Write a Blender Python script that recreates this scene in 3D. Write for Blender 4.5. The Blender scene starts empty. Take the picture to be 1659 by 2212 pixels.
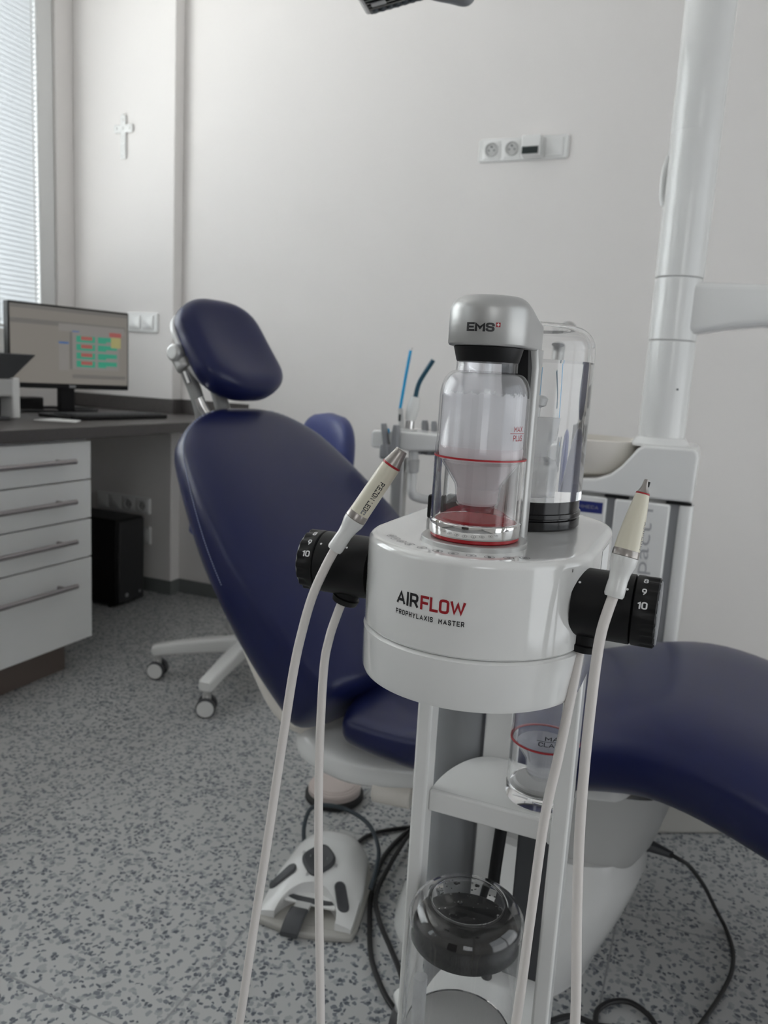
import bpy, bmesh, math, random
from mathutils import Vector, Matrix
random.seed(7)
SC = bpy.context.scene
PI = math.pi

# ------------------------------------------------------------------ camera, world, lights, exposure
FPX, PW, PH_ = 1690.0, 1659.0, 2212.0
CX, CY = PW / 2, PH_ / 2
CAM = Vector((0, 0, 1.0))
_up = -Vector((265.0 - CX, -(11000.0 - CY), -FPX)).normalized()
_t = -(_up[0] * (1555.0 - CX) - _up[2] * FPX) / _up[1]
_y = Vector((1555.0 - CX, _t, -FPX)).normalized()
_x = _y.cross(_up)
ROT = Matrix((_x, _y, _up))            # world = ROT @ camera vector
cam_data = bpy.data.cameras.new('camera')
cam = bpy.data.objects.new('camera', cam_data)
SC.collection.objects.link(cam)
cam.matrix_world = Matrix.Translation(CAM) @ ROT.to_4x4()
cam_data.sensor_fit = 'AUTO'
cam_data.sensor_width = 36.0
cam_data.lens = FPX / PH_ * 36.0
cam_data.clip_start = 0.02
cam_data.dof.use_dof = True
cam_data.dof.focus_distance = 0.60
cam_data.dof.aperture_fstop = 27.5 / 2.6
SC.camera = cam

SC.view_settings.view_transform = 'Standard'
SC.view_settings.look = 'None'
SC.view_settings.gamma = 1.0
SC.view_settings.use_curve_mapping = False
SC.view_settings.exposure = -0.15
try:
    SC.cycles.max_bounces = 14
    SC.cycles.transmission_bounces = 12
    SC.cycles.transparent_max_bounces = 16
    SC.cycles.diffuse_bounces = 5
    SC.cycles.glossy_bounces = 5
    SC.cycles.blur_glossy = 0.6
    SC.cycles.sample_clamp_indirect = 6.0
except Exception:
    pass

world = bpy.data.worlds.new('sky')
SC.world = world
world.use_nodes = True
world.node_tree.nodes['Background'].inputs[0].default_value = (0.90, 0.955, 1.0, 1)
world.node_tree.nodes['Background'].inputs[1].default_value = 1.55

def area_light(name, loc, direction, sx, sy, power, color):
    d = bpy.data.lights.new(name, 'AREA')
    d.shape = 'RECTANGLE'; d.size = sx; d.size_y = sy; d.energy = power; d.color = color
    o = bpy.data.objects.new(name, d); SC.collection.objects.link(o)
    o.location = loc
    o.rotation_euler = Vector(direction).to_track_quat('-Z', 'Y').to_euler()
    return o
# daylight arriving at the two windows of the left wall, then two added fill lights
area_light('daylight_blind_window', (-3.05, 1.08, 1.85), (1, 0.0, -0.02), 1.6, 2.2, 200, (1.0, 0.98, 0.962))
area_light('daylight_open_window', (-3.05, -1.35, 1.80), (1, 0.05, -0.12), 1.5, 1.3, 5, (1.0, 0.972, 0.945))
area_light('fill_light_right', (2.05, 0.95, 0.62), (-1, 0, -0.05), 2.3, 1.0, 4.6, (1.0, 0.972, 0.945))  # added low fill light that brightens the floor under the chair
area_light('fill_light_rear', (1.10, -2.75, 1.95), (-0.05, 1, -0.25), 1.3, 1.3, 6.5, (1.0, 0.972, 0.945))  # added fill light behind the camera for the unit, pole and right floor

# ------------------------------------------------------------------ materials
def hexlin(c):
    return tuple(((x / 255) / 12.92 if x / 255 <= 0.04045 else ((x / 255 + 0.055) / 1.055) ** 2.4) for x in c)

def mat(name, color, rough=0.5, metal=0.0, spec=0.5, coat=0.0, noise=0.03, nscale=6.0, bump=0.0, bscale=200.0):
    m = bpy.data.materials.new(name); m.use_nodes = True
    nt = m.node_tree; b = nt.nodes['Principled BSDF']
    b.inputs['Roughness'].default_value = rough
    b.inputs['Metallic'].default_value = metal
    b.inputs['Specular IOR Level'].default_value = spec
    b.inputs['Coat Weight'].default_value = coat
    b.inputs['Coat Roughness'].default_value = 0.05
    tc = nt.nodes.new('ShaderNodeTexCoord')
    nz = nt.nodes.new('ShaderNodeTexNoise'); nz.inputs['Scale'].default_value = nscale
    nt.links.new(tc.outputs['Object'], nz.inputs['Vector'])
    mx = nt.nodes.new('ShaderNodeMix'); mx.data_type = 'RGBA'
    mx.inputs[6].default_value = tuple(c * (1 - noise) for c in color[:3]) + (1,)
    mx.inputs[7].default_value = tuple(min(1, c * (1 + noise)) for c in color[:3]) + (1,)
    nt.links.new(nz.outputs['Fac'], mx.inputs[0])
    nt.links.new(mx.outputs[2], b.inputs['Base Color'])
    if bump > 0:
        n2 = nt.nodes.new('ShaderNodeTexNoise'); n2.inputs['Scale'].default_value = bscale
        n2.inputs['Detail'].default_value = 4
        nt.links.new(tc.outputs['Object'], n2.inputs['Vector'])
        bp = nt.nodes.new('ShaderNodeBump'); bp.inputs['Strength'].default_value = bump
        bp.inputs['Distance'].default_value = 0.002
        nt.links.new(n2.outputs['Fac'], bp.inputs['Height'])
        nt.links.new(bp.outputs['Normal'], b.inputs['Normal'])
    return m

def glass(name, color=(1, 1, 1), ior=1.45, rough=0.0):
    m = bpy.data.materials.new(name); m.use_nodes = True
    nt = m.node_tree; b = nt.nodes['Principled BSDF']
    b.inputs['Base Color'].default_value = color + (1,)
    b.inputs['Transmission Weight'].default_value = 1.0
    b.inputs['Roughness'].default_value = rough
    b.inputs['IOR'].default_value = ior
    return m

def thin_clear(name, tint=(1, 1, 1), gloss=0.12):
    """thin clear sheet: mostly see-through, fresnel gloss"""
    m = bpy.data.materials.new(name); m.use_nodes = True
    nt = m.node_tree; nt.nodes.clear()
    out = nt.nodes.new('ShaderNodeOutputMaterial')
    tr = nt.nodes.new('ShaderNodeBsdfTransparent'); tr.inputs[0].default_value = tint + (1,)
    gl = nt.nodes.new('ShaderNodeBsdfGlossy'); gl.inputs['Roughness'].default_value = 0.03
    lw = nt.nodes.new('ShaderNodeFresnel')
    gm = nt.nodes.new('ShaderNodeNewGeometry')
    mr = nt.nodes.new('ShaderNodeMapRange'); mr.inputs['To Min'].default_value = 1.45; mr.inputs['To Max'].default_value = 1 / 1.45
    nt.links.new(gm.outputs['Backfacing'], mr.inputs['Value']); nt.links.new(mr.outputs['Result'], lw.inputs[0])
    mx = nt.nodes.new('ShaderNodeMixShader')
    nt.links.new(lw.outputs[0], mx.inputs[0])
    nt.links.new(tr.outputs[0], mx.inputs[1]); nt.links.new(gl.outputs[0], mx.inputs[2])
    nt.links.new(mx.outputs[0], out.inputs[0])
    return m

def haze(name, color, opacity, lo=None, hi=None, edge=0.004):
    """fine powder clinging to a clear wall: white scatter mixed with see-through; clears above height hi with a ragged edge"""
    m = bpy.data.materials.new(name); m.use_nodes = True
    nt = m.node_tree; nt.nodes.clear()
    out = nt.nodes.new('ShaderNodeOutputMaterial')
    tr = nt.nodes.new('ShaderNodeBsdfTransparent')
    df = nt.nodes.new('ShaderNodeBsdfDiffuse'); df.inputs[0].default_value = color + (1,)
    tl = nt.nodes.new('ShaderNodeBsdfTranslucent'); tl.inputs[0].default_value = color + (1,)
    ad = nt.nodes.new('ShaderNodeMixShader'); ad.inputs[0].default_value = 0.5
    nt.links.new(df.outputs[0], ad.inputs[1]); nt.links.new(tl.outputs[0], ad.inputs[2])
    mx = nt.nodes.new('ShaderNodeMixShader'); mx.inputs[0].default_value = opacity
    nt.links.new(tr.outputs[0], mx.inputs[1]); nt.links.new(ad.outputs[0], mx.inputs[2])
    if hi is not None:
        tc = nt.nodes.new('ShaderNodeTexCoord')
        sp = nt.nodes.new('ShaderNodeSeparateXYZ'); nt.links.new(tc.outputs['Object'], sp.inputs[0])
        nz = nt.nodes.new('ShaderNodeTexNoise'); nz.inputs['Scale'].default_value = 260; nz.inputs['Detail'].default_value = 3
        nt.links.new(tc.outputs['Object'], nz.inputs['Vector'])
        ma = nt.nodes.new('ShaderNodeMath'); ma.operation = 'MULTIPLY_ADD'
        ma.inputs[1].default_value = edge
        nt.links.new(nz.outputs['Fac'], ma.inputs[0]); nt.links.new(sp.outputs['Z'], ma.inputs[2])
        mr = nt.nodes.new('ShaderNodeMapRange')
        mr.inputs['From Min'].default_value = hi; mr.inputs['From Max'].default_value = hi + 0.0015
        mr.inputs['To Min'].default_value = opacity; mr.inputs['To Max'].default_value = opacity * 0.42
        nt.links.new(ma.outputs[0], mr.inputs['Value'])
        nt.links.new(mr.outputs['Result'], mx.inputs[0])
    nt.links.new(mx.outputs[0], out.inputs[0])
    return m

def floor_material():
    m = bpy.data.materials.new('speckled_vinyl'); m.use_nodes = True
    nt = m.node_tree; L = nt.links.new; b = nt.nodes['Principled BSDF']
    b.inputs['Roughness'].default_value = 0.42
    tc = nt.nodes.new('ShaderNodeTexCoord')
    nz = nt.nodes.new('ShaderNodeTexNoise'); nz.inputs['Scale'].default_value = 70; nz.inputs['Detail'].default_value = 3
    L(tc.outputs['Object'], nz.inputs['Vector'])
    sc = nt.nodes.new('ShaderNodeVectorMath'); sc.operation = 'SCALE'; sc.inputs['Scale'].default_value = 0.018
    L(nz.outputs['Color'], sc.inputs[0])
    ad = nt.nodes.new('ShaderNodeVectorMath'); ad.operation = 'ADD'
    L(tc.outputs['Object'], ad.inputs[0]); L(sc.outputs[0], ad.inputs[1])
    base = (0.47, 0.475, 0.47)
    cur = None
    def layer(scale, thr, size, color, prev, off):
        mp = nt.nodes.new('ShaderNodeVectorMath'); mp.operation = 'ADD'; mp.inputs[1].default_value = (off, off * 1.7, 0)
        L(ad.outputs[0], mp.inputs[0])
        v = nt.nodes.new('ShaderNodeTexVoronoi'); v.inputs['Scale'].default_value = scale; v.voronoi_dimensions = '2D'
        L(mp.outputs[0], v.inputs['Vector'])
        s = nt.nodes.new('ShaderNodeSeparateColor'); L(v.outputs['Color'], s.inputs[0])
        g = nt.nodes.new('ShaderNodeMath'); g.operation = 'GREATER_THAN'; g.inputs[1].default_value = thr
        L(s.outputs[0], g.inputs[0])
        d = nt.nodes.new('ShaderNodeMath'); d.operation = 'LESS_THAN'; d.inputs[1].default_value = size
        L(v.outputs['Distance'], d.inputs[0])
        k = nt.nodes.new('ShaderNodeMath'); k.operation = 'MULTIPLY'
        L(g.outputs[0], k.inputs[0]); L(d.outputs[0], k.inputs[1])
        mx = nt.nodes.new('ShaderNodeMix'); mx.data_type = 'RGBA'
        L(k.outputs[0], mx.inputs[0]); L(prev, mx.inputs[6]); mx.inputs[7].default_value = color + (1,)
        return mx.outputs[2]
    rgb = nt.nodes.new('ShaderNodeRGB'); rgb.outputs[0].default_value = base + (1,)
    cur = layer(60, 0.74, 0.40, (0.36, 0.37, 0.375), rgb.outputs[0], 3.1)
    cur = layer(90, 0.70, 0.40, (0.29, 0.305, 0.315), cur, 9.4)
    cur = layer(110, 0.78, 0.45, (0.16, 0.175, 0.195), cur, 0.0)
    cur = layer(130, 0.88, 0.42, (0.085, 0.095, 0.115), cur, 5.7)
    # weld seams between the sheets
    sp = nt.nodes.new('ShaderNodeSeparateXYZ'); L(tc.outputs['Object'], sp.inputs[0])
    def seam(axis, pos, pitch, prev):
        s = nt.nodes.new('ShaderNodeMath'); s.operation = 'SUBTRACT'; s.inputs[1].default_value = pos - pitch / 2
        L(sp.outputs[axis], s.inputs[0])
        w = nt.nodes.new('ShaderNodeMath'); w.operation = 'FLOORED_MODULO'; w.inputs[1].default_value = pitch
        L(s.outputs[0], w.inputs[0])
        q = nt.nodes.new('ShaderNodeMath'); q.operation = 'SUBTRACT'; q.inputs[1].default_value = pitch / 2
        L(w.outputs[0], q.inputs[0])
        a = nt.nodes.new('ShaderNodeMath'); a.operation = 'ABSOLUTE'; L(q.outputs[0], a.inputs[0])
        l = nt.nodes.new('ShaderNodeMath'); l.operation = 'LESS_THAN'; l.inputs[1].default_value = 0.0017
        L(a.outputs[0], l.inputs[0])
        mx = nt.nodes.new('ShaderNodeMix'); mx.data_type = 'RGBA'
        L(l.outputs[0], mx.inputs[0]); L(prev, mx.inputs[6]); mx.inputs[7].default_value = (0.27, 0.275, 0.28, 1)
        return mx.outputs[2]
    cur = seam(1, 0.827, 0.64, cur)
    cur = seam(0, -0.065, 0.614, cur)
    L(cur, b.inputs['Base Color'])
    return m

M_wall = mat('wall_paint', (0.79, 0.763, 0.742), 0.85, spec=0.2, noise=0.012, nscale=2, bump=0.05, bscale=350)
M_ceil = mat('ceiling_paint', (0.82, 0.81, 0.80), 0.9, spec=0.2)
M_floor = floor_material()
M_base = mat('baseboard_vinyl', (0.16, 0.17, 0.165), 0.5)
M_navy = mat('navy_upholstery', (0.0080, 0.0115, 0.058), 0.33, spec=0.33, coat=0.08, noise=0.06, nscale=9, bump=0.06, bscale=420)
M_navy_lit = mat('navy_upholstery_lit', (0.045, 0.058, 0.185), 0.38, spec=0.5, noise=0.05)  # lighter copy of the chair navy, window light put into the colour
M_stitch = mat('pale_thread', (0.30, 0.34, 0.48), 0.7)
M_white = mat('white_plastic', (0.78, 0.78, 0.765), 0.22, spec=0.5, coat=0.3)
M_gloss = mat('white_gloss_lacquer', (0.80, 0.80, 0.785), 0.10, spec=0.5, coat=0.8)
M_cream = mat('cream_plastic', (0.76, 0.72, 0.66), 0.35)
M_ivory = mat('ivory_plastic', (0.74, 0.70, 0.57), 0.32)
M_cord = mat('warm_white_silicone', (0.74, 0.70, 0.67), 0.42)
M_black = mat('black_plastic', (0.0055, 0.0055, 0.006), 0.42, spec=0.28)
M_blackgl = mat('black_gloss_plastic', (0.006, 0.006, 0.007), 0.14, spec=0.4)
M_rubber = mat('black_rubber', (0.014, 0.014, 0.015), 0.6)
M_dgrey = mat('dark_grey_plastic', (0.06, 0.062, 0.068), 0.45)
M_mgrey = mat('mid_grey_plastic', (0.27, 0.275, 0.285), 0.45)
M_lgrey = mat('light_grey_plastic', (0.52, 0.52, 0.51), 0.4)
M_colgrey = mat('column_grey_paint', (0.22, 0.225, 0.235), 0.45)
M_alu = mat('satin_aluminium', (0.62, 0.62, 0.60), 0.33, metal=1.0, noise=0.02, bump=0.02, bscale=900)
M_alup = mat('aluminium_paint', (0.50, 0.50, 0.49), 0.36, metal=0.55)
M_chrome = mat('chrome', (0.80, 0.79, 0.78), 0.06, metal=1.0)
M_steel = mat('brushed_steel', (0.36, 0.335, 0.315), 0.30, metal=1.0)
M_red = mat('red_plastic', (0.42, 0.012, 0.02), 0.3)
M_redink = mat('red_ink', (0.34, 0.008, 0.016), 0.4)
M_ink = mat('black_ink', (0.012, 0.012, 0.014), 0.4)
M_greyink = mat('grey_ink', (0.26, 0.26, 0.275), 0.5)
M_doorink = mat('door_ink', (0.40, 0.40, 0.415), 0.5)
M_whiteink = mat('white_ink', (0.75, 0.75, 0.75), 0.5)
M_clear = glass('clear_polycarbonate', (1, 1, 1), 1.42)
M_thin = thin_clear('clear_thin_plastic', (0.97, 0.97, 0.98))
M_water = glass('water', (0.985, 0.99, 1.0), 1.33)
M_pane = thin_clear('window_glass', (0.95, 0.97, 0.97))
M_haze = haze("powder_film", (0.97, 0.97, 0.97), 0.62, hi=0.1185, edge=0.010)
M_haze_low = haze('powder_film_pinkish', (0.93, 0.885, 0.885), 0.8)
M_redclear = haze('red_translucent', (0.75, 0.10, 0.14), 0.30)
M_frost = haze('frosted_plastic', (0.90, 0.91, 0.92), 0.36)
M_faint = haze('faint_powder_film', (0.90, 0.90, 0.91), 0.16)
M_bluecl = haze('blue_translucent', (0.02, 0.12, 0.55), 0.85)
M_blue = mat('cyan_plastic', (0.0, 0.34, 0.66), 0.3)
M_teal = mat('dark_teal_plastic', (0.012, 0.075, 0.12), 0.35)
M_worktop = mat('dark_stone_laminate', (0.075, 0.068, 0.066), 0.38, noise=0.25, nscale=90)
M_cab = mat('cabinet_white', (0.80, 0.805, 0.795), 0.45)
M_plinth = mat('brown_plinth', (0.135, 0.105, 0.09), 0.5)
M_handle = mat('brushed_handle', (0.35, 0.33, 0.33), 0.35, metal=0.9)
M_paper = mat('paper', (0.78, 0.78, 0.77), 0.8)
M_navyplate = mat('navy_sticker', (0.012, 0.022, 0.16), 0.4)
M_olive = mat('putty_grey_plastic', (0.42, 0.41, 0.38), 0.55)
M_pinkdisc = mat('pale_disc_plastic', (0.60, 0.52, 0.49), 0.5)
M_armgrey = mat('arm_grey_paint', (0.26, 0.26, 0.255), 0.38, metal=0.3)
M_cable = mat('black_cable_sheath', (0.012, 0.012, 0.013), 0.5)
M_bluecable = mat('slate_bar', (0.035, 0.048, 0.06), 0.45)
M_frame = mat('window_frame_white', (0.70, 0.70, 0.69), 0.4)
M_display = mat('dark_display', (0.02, 0.03, 0.03), 0.15)

def slat_material():
    m = bpy.data.materials.new('blind_slat'); m.use_nodes = True
    nt = m.node_tree; nt.nodes.clear()
    out = nt.nodes.new('ShaderNodeOutputMaterial')
    df = nt.nodes.new('ShaderNodeBsdfDiffuse'); df.inputs[0].default_value = (0.87, 0.87, 0.87, 1)
    tl = nt.nodes.new('ShaderNodeBsdfTranslucent'); tl.inputs[0].default_value = (0.92, 0.93, 0.94, 1)
    mx = nt.nodes.new('ShaderNodeMixShader'); mx.inputs[0].default_value = 0.62
    nt.links.new(df.outputs[0], mx.inputs[1]); nt.links.new(tl.outputs[0], mx.inputs[2])
    nt.links.new(mx.outputs[0], out.inputs[0])
    return m
M_slat = slat_material()

def screen_material(name, col, strength):
    m = bpy.data.materials.new(name); m.use_nodes = True
    b = m.node_tree.nodes['Principled BSDF']
    b.inputs['Base Color'].default_value = (0.02, 0.02, 0.02, 1)
    b.inputs['Roughness'].default_value = 0.35
    b.inputs['Emission Color'].default_value = col + (1,)
    b.inputs['Emission Strength'].default_value = strength
    return m

# ------------------------------------------------------------------ mesh helpers
def ray(px, py):
    return ROT @ Vector((px - CX, -(py - CY), -FPX))
def at(px, py, axis, val):
    """the point of the plane x/y/z = val seen at that spot of the photograph"""
    r = ray(px, py); k = (val - CAM[axis]) / r[axis]
    return CAM + r * k

class G:
    def __init__(s):
        s.v = []; s.f = []
    def add(s, vs, fs, mtx=None):
        o = len(s.v)
        s.v += [tuple(mtx @ Vector(p)) if mtx is not None else tuple(p) for p in vs]
        s.f += [tuple(i + o for i in f) for f in fs]
        return s
    def box(s, lo, hi, mtx=None):
        x0, y0, z0 = lo; x1, y1, z1 = hi
        vs = [(x0, y0, z0), (x1, y0, z0), (x1, y1, z0), (x0, y1, z0), (x0, y0, z1), (x1, y0, z1), (x1, y1, z1), (x0, y1, z1)]
        return s.add(vs, [(0, 3, 2, 1), (4, 5, 6, 7), (0, 1, 5, 4), (1, 2, 6, 5), (2, 3, 7, 6), (3, 0, 4, 7)], mtx)
    def rings(s, rs, cap=True, closed=False, mtx=None):
        n = len(rs[0]); vs = [p for r in rs for p in r]; fs = []
        m = len(rs)
        for i in range(m if closed else m - 1):
            a = i * n; b = ((i + 1) % m) * n
            for j in range(n):
                k = (j + 1) % n
                fs.append((a + j, a + k, b + k, b + j))
        if cap and not closed:
            fs.append(tuple(range(n - 1, -1, -1))); fs.append(tuple(range((m - 1) * n, m * n)))
        return s.add(vs, fs, mtx)
    def lathe(s, prof, mtx=None, seg=48, closed=False, cap=True):
        rs = [[(r * math.cos(2 * PI * j / seg), r * math.sin(2 * PI * j / seg), z) for j in range(seg)] for r, z in prof]
        return s.rings(rs, cap=cap, closed=closed, mtx=mtx)
    def cyl(s, a, b, r, r2=None, seg=32):
        a = Vector(a); b = Vector(b); r2 = r if r2 is None else r2
        return s.lathe([(r, 0), (r2, (b - a).length)], axis_frame(a, b - a), seg)
    def tube(s, pts, r, seg=12, smooth=True, sub=8):
        P = [Vector(p) for p in pts]
        if smooth and len(P) > 2:
            P = catmull(P, sub)
        n = len(P)
        T = [(P[min(i + 1, n - 1)] - P[max(i - 1, 0)]).normalized() for i in range(n)]
        nrm = T[0].orthogonal().normalized(); rs = []
        for i in range(n):
            nrm = (nrm - T[i] * nrm.dot(T[i])).normalized()
            bn = T[i].cross(nrm)
            rr = r(i / (n - 1)) if callable(r) else r
            rs.append([P[i] + (nrm * math.cos(2 * PI * j / seg) + bn * math.sin(2 * PI * j / seg)) * rr for j in range(seg)])
        return s.rings(rs)
    def prism(s, out, z0, z1, mtx=None):
        n = len(out)
        return s.rings([[(x, y, z0) for x, y in out], [(x, y, z1) for x, y in out]], mtx=mtx)
    def build(s, name, material, parent=None, bevel=0, segs=3, angle=35, sub=0, smooth=True, limit=40, merge=1e-6):
        me = bpy.data.meshes.new(name)
        bm = bmesh.new()
        vs = [bm.verts.new(p) for p in s.v]
        for f in s.f:
            try:
                bm.faces.new([vs[i] for i in f])
            except ValueError:
                pass
        if merge:
            bmesh.ops.remove_doubles(bm, verts=bm.verts, dist=merge)
        bmesh.ops.recalc_face_normals(bm, faces=bm.faces)
        bm.to_mesh(me); bm.free()
        me.materials.append(material)
        if smooth:
            for p in me.polygons:
                p.use_smooth = True
            if not sub:
                me.set_sharp_from_angle(angle=math.radians(angle))
        o = bpy.data.objects.new(name, me)
        SC.collection.objects.link(o)
        if bevel:
            md = o.modifiers.new('edge', 'BEVEL'); md.width = bevel; md.segments = segs
            md.limit_method = 'ANGLE'; md.angle_limit = math.radians(limit); md.harden_normals = False
        if sub:
            md = o.modifiers.new('smooth', 'SUBSURF'); md.levels = sub; md.render_levels = sub
        if parent is not None:
            attach(o, parent)
        return o

def attach(o, parent):
    o.parent = parent
    off = Vector((0, 0, 0)); p = parent
    if p.type == 'EMPTY':
        off = Vector(p.location)
    o.matrix_parent_inverse = Matrix.Translation(-off)

def axis_frame(origin, z, xhint=None):
    z = Vector(z).normalized()
    x = Vector(xhint) if xhint is not None else z.orthogonal()
    x = (x - z * x.dot(z)).normalized()
    y = z.cross(x)
    m = Matrix((x, y, z)).transposed().to_4x4()
    m.translation = Vector(origin)
    return m

def catmull(P, sub=8):
    out = []
    Q = [P[0] * 2 - P[1]] + P + [P[-1] * 2 - P[-2]]
    for i in range(1, len(Q) - 2):
        p0, p1, p2, p3 = Q[i - 1], Q[i], Q[i + 1], Q[i + 2]
        for k in range(sub):
            t = k / sub
            out.append(0.5 * ((2 * p1) + (p2 - p0) * t + (2 * p0 - 5 * p1 + 4 * p2 - p3) * t * t + (3 * p1 - p0 - 3 * p2 + p3) * t ** 3))
    out.append(P[-1])
    return out

def rrect(x0, y0, x1, y1, r, n=6):
    pts = []
    for cx, cy, a0 in ((x1 - r, y1 - r, 0), (x0 + r, y1 - r, 90), (x0 + r, y0 + r, 180), (x1 - r, y0 + r, 270)):
        for k in range(n + 1):
            a = math.radians(a0 + 90 * k / n)
            pts.append((cx + r * math.cos(a), cy + r * math.sin(a)))
    return pts

def interp(x, xs, ys):
    if x <= xs[0]: return ys[0]
    for i in range(len(xs) - 1):
        if x <= xs[i + 1]:
            t = (x - xs[i]) / (xs[i + 1] - xs[i]); t2 = t
            return ys[i] * (1 - t2) + ys[i + 1] * t2
    return ys[-1]

def text_geo(body, size, bold=0.0, sx=1.0, spacing=1.0, align='LEFT', thick=0.0001):
    """flat solid letters as (verts, faces), baseline along x"""
    c = bpy.data.curves.new('lettering_source', 'FONT')
    c.body = body; c.size = size; c.offset = bold; c.space_character = spacing
    c.align_x = align; c.extrude = thick; c.resolution_u = 3
    o = bpy.data.objects.new('lettering_source', c); SC.collection.objects.link(o)
    dg = bpy.context.evaluated_depsgraph_get(); dg.update()
    me = bpy.data.meshes.new_from_object(o.evaluated_get(dg))
    vs = [(v.co.x * sx, v.co.y, v.co.z) for v in me.vertices]
    fs = [tuple(p.vertices) for p in me.polygons]
    bpy.data.objects.remove(o); bpy.data.curves.remove(c); bpy.data.meshes.remove(me)
    return vs, fs

def fit_text(body, width, height, bold=0.0, spacing=1.0, thick=0.0001):
    vs, fs = text_geo(body, 1.0, bold, 1.0, spacing, thick=0.0)
    x0 = min(v[0] for v in vs); x1 = max(v[0] for v in vs); y1 = max(v[1] for v in vs); y0 = min(v[1] for v in vs)
    # extrude by hand so that the thickness is in metres
    n = len(vs)
    A = [((x - x0) / (x1 - x0) * width, (y - y0) / (y1 - y0) * height, thick) for x, y, z in vs]
    return A, fs

# technical lettering drawn with strokes of even width (unit height)
def _rr(x0, y0, x1, y1, r):
    return [(x0 + r, y0), (x1 - r, y0), (x1 - r * .3, y0 + r * .3), (x1, y0 + r), (x1, y1 - r), (x1 - r * .3, y1 - r * .3), (x1 - r, y1), (x0 + r, y1), (x0 + r * .3, y1 - r * .3), (x0, y1 - r), (x0, y0 + r), (x0 + r * .3, y0 + r * .3), (x0 + r, y0)]
GLYPH = {
 'A': (.66, [[(0, 0), (.33, 1), (.66, 0)], [(.11, .28), (.55, .28)]]), 'B': (.54, [_rr(0, 0, .54, .52, .16), _rr(0, .52, .5, 1, .15), [(0, 0), (0, 1)]]),
 'C': (.52, [[(.52, .22), (.52, .16), (.47, .05), (.36, 0), (.16, 0), (.05, .05), (0, .16), (0, .84), (.05, .95), (.16, 1), (.36, 1), (.47, .95), (.52, .84), (.52, .78)]]),
 'D': (.54, [[(0, 0), (0, 1), (.36, 1), (.48, .95), (.54, .82), (.54, .18), (.48, .05), (.36, 0), (0, 0)]]), 'E': (.5, [[(.5, 0), (0, 0), (0, 1), (.5, 1)], [(0, .5), (.44, .5)]]),
 'F': (.5, [[(0, 0), (0, 1), (.5, 1)], [(0, .49), (.43, .49)]]), 'H': (.54, [[(0, 0), (0, 1)], [(.54, 0), (.54, 1)], [(0, .5), (.54, .5)]]), 'I': (.0, [[(0, 0), (0, 1)]]),
 'L': (.46, [[(0, 1), (0, 0), (.46, 0)]]), 'M': (.68, [[(0, 0), (0, 1), (.34, .35), (.68, 1), (.68, 0)]]), 'N': (.56, [[(0, 0), (0, 1), (.56, 0), (.56, 1)]]),
 'O': (.56, [_rr(0, 0, .56, 1, .17)]), 'P': (.54, [[(0, 0), (0, 1), (.38, 1), (.49, .95), (.54, .85), (.54, .6), (.49, .49), (.38, .44), (0, .44)]]),
 'R': (.56, [[(0, 0), (0, 1), (.38, 1), (.49, .95), (.54, .85), (.54, .6), (.49, .49), (.38, .44), (0, .44)], [(.32, .44), (.57, 0)]]),
 'S': (.52, [[(0, .2), (.0, .14), (.06, .04), (.16, 0), (.36, 0), (.47, .05), (.52, .15), (.52, .35), (.47, .46), (.05, .56), (0, .66), (0, .85), (.05, .95), (.16, 1), (.36, 1), (.47, .95), (.52, .84), (.52, .8)]]),
 'T': (.56, [[(0, 1), (.56, 1)], [(.28, 0), (.28, 1)]]), 'U': (.54, [[(0, 1), (0, .17), (.05, .05), (.17, 0), (.37, 0), (.49, .05), (.54, .17), (.54, 1)]]),
 'W': (.92, [[(0, 1), (.22, 0), (.46, .86), (.70, 0), (.92, 1)]]), 'X': (.6, [[(0, 0), (.6, 1)], [(0, 1), (.6, 0)]]), 'Y': (.6, [[(0, 1), (.3, .45), (.6, 1)], [(.3, 0), (.3, .45)]]),
 'Z': (.52, [[(0, 1), (.52, 1), (0, 0), (.52, 0)]]), ' ': (.22, []),
 '0': (.5, [_rr(0, 0, .5, 1, .18)]), '1': (.2, [[(0, .78), (.2, 1), (.2, 0)]]), '2': (.5, [[(0, .8), (.06, .95), (.17, 1), (.36, 1), (.46, .94), (.5, .82), (.5, .66), (.44, .54), (0, .06), (0, 0), (.5, 0)]]),
 '3': (.5, [[(0, .85), (.08, .97), (.34, 1), (.46, .93), (.48, .75), (.42, .56), (.2, .53)], [(.2, .53), (.42, .5), (.5, .32), (.47, .1), (.34, 0), (.1, .02), (0, .14)]]), '4': (.54, [[(.4, 0), (.4, 1), (0, .28), (.54, .28)]]),
 '5': (.5, [[(.46, 1), (.04, 1), (0, .52), (.3, .6), (.46, .52), (.5, .36), (.48, .12), (.34, 0), (.1, .01), (0, .1)]]), '6': (.5, [_rr(0, 0, .5, .58, .17), [(0, .4), (.06, .66), (.3, 1)]]),
 '7': (.5, [[(0, 1), (.5, 1), (.16, 0)]]), '8': (.5, [_rr(0, 0, .5, .53, .17), _rr(.03, .53, .47, 1, .16)]), '9': (.5, [_rr(0, .42, .5, 1, .17), [(.5, .6), (.44, .34), (.2, 0)]]),
}
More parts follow.
